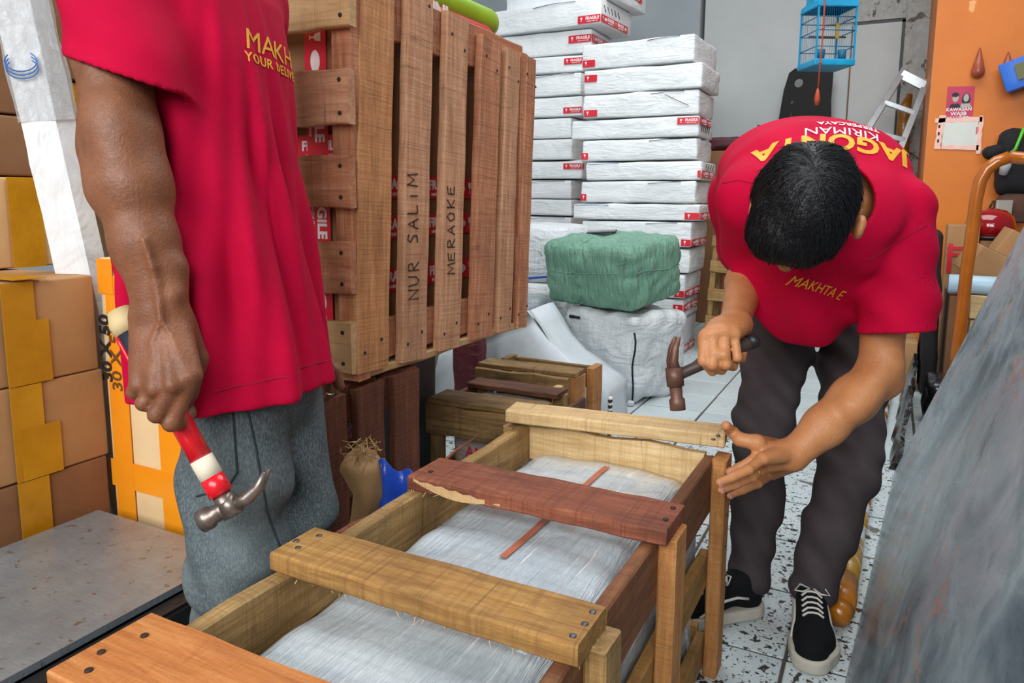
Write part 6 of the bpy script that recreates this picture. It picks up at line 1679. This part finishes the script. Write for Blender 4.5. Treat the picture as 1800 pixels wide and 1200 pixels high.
def ringplane(bvh, c, ax, n, off=.0005, inward=.5):
    ax = Vector(ax).normalized(); e1 = ax.orthogonal().normalized(); e2 = ax.cross(e1); pts = []
    for k in range(n+1):
        a = 2*math.pi*k/n; d = e1*math.cos(a)+e2*math.sin(a); hh = bvh.ray_cast(Vector(c)+d*.16, -d, .16)
        if hh[0] is not None: pts.append(hh[0]+d*off)
    return pts
for uv in ([(1528, 458), (1552, 442), (1590, 418), (1628, 396)], [(1270, 322), (1298, 316), (1326, 322)]):
    l_ = pixline(bvR, dens(uv, 5), .0006)
    if len(l_) > 3: obj('sleeve_seam', tubemesh(l_, .0012, 4), simple('seam_crimson', '8a0026', rough=.9), shR_o)
# trousers
kR, kL = P(1344, 735, t=1.78), P(1494, 820, t=1.70)
aR = Vector((-.245, 1.775, .085)); aL = Vector((-.105, 1.80, .085))
def trousers(p):
    z = p[:, 2]; s, q, zz = loc(p)
    d = ell(p, LP(0, -.42, .86), (.155, .12, .13), np.array([[lx.x, fy.x, 0], [lx.y, fy.y, 0], [0, 0, 1]], dtype=F32))
    for (h_, k_, a_, w) in ((hipR, kR, aR, .050), (hipL, kL, aL, .056)):
        leg = chain(p, [h_, h_.lerp(k_, .5), k_, k_.lerp(a_, .5), a_], [.092, .082, .066, .057, w], .03)
        d = smin(d, leg, .02)
    d = d+.0035*wob(p, 26, 7)+.0035*np.sin((z+.4*p[:, 0])*75+3*wob(p, 12, 4))*(np.exp(-((z-.42)/.06)**2)+np.exp(-((z-.12)/.05)**2)*1.3)+wfolds(p, (.6, .3, .5), .055, .0028, 2.4)
    d = np.where(z > .76, np.maximum(d, np.minimum(torsoR(p, -.028), drape(p, -.03))), d)
    return np.maximum(d, .062-z+.25*(p[:, 1]-1.78))
obj('trousers', relax(sdfmesh(trousers, (-.45, 1.55, .02), (.20, 2.42, 1.02), .0045, 'trousers'), 1), m_trous, pR)
# ring
rp_ = Kn[2]+(Wt[2]-Kn[2])*.30+Vector((.004, -.006, .002)); rd = (Wt[2]-Kn[2]).normalized(); e1 = rd.orthogonal().normalized(); e2 = rd.cross(e1)
obj('ring', tubemesh([rp_+(e1*math.cos(k*.5236)+e2*math.sin(k*.5236))*.0112 for k in range(13)], .0013, 6), simple('gold_ring', 'd8a048', rough=.2, Metallic=1.0), pR)
for i in range(4):
    v = (Wt[i]-Kn[i]).normalized(); up_ = (-FW*.8+Vector((.6, 0, 0))).normalized(); n_ = (up_-v*up_.dot(v)).normalized(); sd = v.cross(n_)
    M = Matrix(((v.x, sd.x, n_.x, 0), (v.y, sd.y, n_.y, 0), (v.z, sd.z, n_.z, 0), (0, 0, 0, 1))); M.translation = Wt[i]+n_*.0062+v*.001
    obj('fingernail', softbox(.011, .009, .003, .0014, 2, 0, 1, 1), m_nailp, bR, M @ T(0, 0, -.0015))
# shoes
m_canv = cloth('black_canvas', '121315', '1b1c1f', 600, .9); m_sole = simple('sole_offwhite', 'b8b2a4', 'cac4b6', 20, .6, .15, 60); m_lace = simple('lace_white', 'd6d4cc', rough=.8)
def make_shoe(heel, toe, side):
    ax = (Vector(toe)-Vector(heel)); ax.z = 0; ax.normalize(); sd = Vector((-ax.y, ax.x, 0)); h0 = Vector((heel[0], heel[1], 0))
    def S(a, b, z): return h0+ax*a+sd*b+Vector((0, 0, z))
    def plan(p, g):
        q = p.copy(); q[:, 2] = 0
        d = smin(rcone(q, S(.036, 0, 0), S(.19, side*.004, 0), .034+g, .047+g), rcone(q, S(.19, side*.004, 0), S(.232, side*-.004, 0), .047+g, .040+g), .02); return d
    def sole(p): return smax(smax(plan(p, .002), p[:, 2]-.030, .004), .001-p[:, 2], .004)
    def upper(p):
        d = rcone(p, S(.04, 0, .05), S(.05, 0, .085), .036, .036)
        d = smin(d, rcone(p, S(.06, 0, .075), S(.19, side*.003, .035), .034, .040), .03); d = smin(d, rcone(p, S(.19, side*.003, .034), S(.232, side*-.004, .030), .042, .036), .02)
        return smax(smax(d, plan(p, -.001), .012), .026-p[:, 2], .003)
    c = S(.135, 0, .05)
    t_ = obj('shoe', relax(sdfmesh(upper, c-Vector((.19, .19, .06)), c+Vector((.19, .19, .10)), .0035, 'shoe'), 1), m_canv, pR)
    obj('sole', sdfmesh(sole, c-Vector((.19, .19, .06)), c+Vector((.19, .19, .02)), .004), m_sole, t_)
    bv = bvh_of(t_.data)
    def on(a, b, z, n):
        p = S(a, b, z); d = Vector(n); hh = bv.ray_cast(p+d*.2, -d, .3); return (hh[0]+d*.0012) if hh[0] is not None else p
    for sg in (-1, 1):
        pts = [on(a, 0, z, sd*sg) for (a, z) in ((.06, .058), (.09, .064), (.12, .060), (.15, .050), (.175, .038), (.19, .031))]
        obj('side_stripe', tubemesh(pts, .0034, 6), m_lace, t_)
    for k in range(5):
        a = .105+.016*k; w = .022
        pts = [on(a+.004*j*0+(.006 if j in (0, 4) else 0), (-w+w/2*j), 0, Vector((0, 0, 1))) for j in range(5)]
        obj('lace', tubemesh([q+Vector((0, 0, .0015)) for q in pts], .0026, 6), m_lace, t_)
    for sg in (-1, 1):
        b0 = on(.100, sg*.004, 0, Vector((0, 0, 1)))
        obj('lace_bow', tubemesh([b0+Vector((0, 0, .003)), b0+sd*sg*.022+ax*.004+Vector((0, 0, .012)), b0+sd*sg*.034+ax*.018+Vector((0, 0, .002)), b0+sd*sg*.016+ax*.014+Vector((0, 0, .0)), b0+Vector((0, 0, .003))], .0022, 6), m_lace, t_)
make_shoe((-.118, 1.845, 0), (-.078, 1.575, 0), 1)
make_shoe((-.215, 1.785, 0), (-.425, 1.605, 0), -1)
# hammer
h2 = thing('claw_hammer', 'rusty brown claw hammer raised in the bending man\'s right hand', 'hammer', M=T(*Hb))
obj('handle', tubemesh([Hb-hx*.012, Hb, Hb.lerp(Hh_, .5), Hh_], [.010, .0135, .0115, .0105], 14), simple('handle_dark', '2e2420', '40322c', 14, .5), h2)
obj('grip_end', tubemesh([Hb-hx*.024, Hb-hx*.020, Hb-hx*.004], [.010, .0150, .0150], 14), m_black, h2)
fdn = (P(1190, 722, t=1.43)-P(1184, 660, t=1.43)).normalized(); wv = hx.cross(fdn).normalized()
obj('hammer_eye', tubemesh([Hh_-fdn*.018, Hh_+fdn*.018], [.0165, .0165], 12), m_rust, h2)
obj('hammer_face', tubemesh([Hh_+fdn*.012, Hh_+fdn*.040, Hh_+fdn*.044, Hh_+fdn*.064], [.0125, .0115, .0150, .0150], 16), m_rust, h2)
for s in (-1, 1):
    obj('claw', tubemesh([Hh_-fdn*.010+wv*s*.004, Hh_-fdn*.032+wv*s*.006+hx*.002, Hh_-fdn*.055+wv*s*.008-hx*.004, Hh_-fdn*.072+wv*s*.010-hx*.014], [.0115, .0092, .007, .003], 10), m_rust, h2)
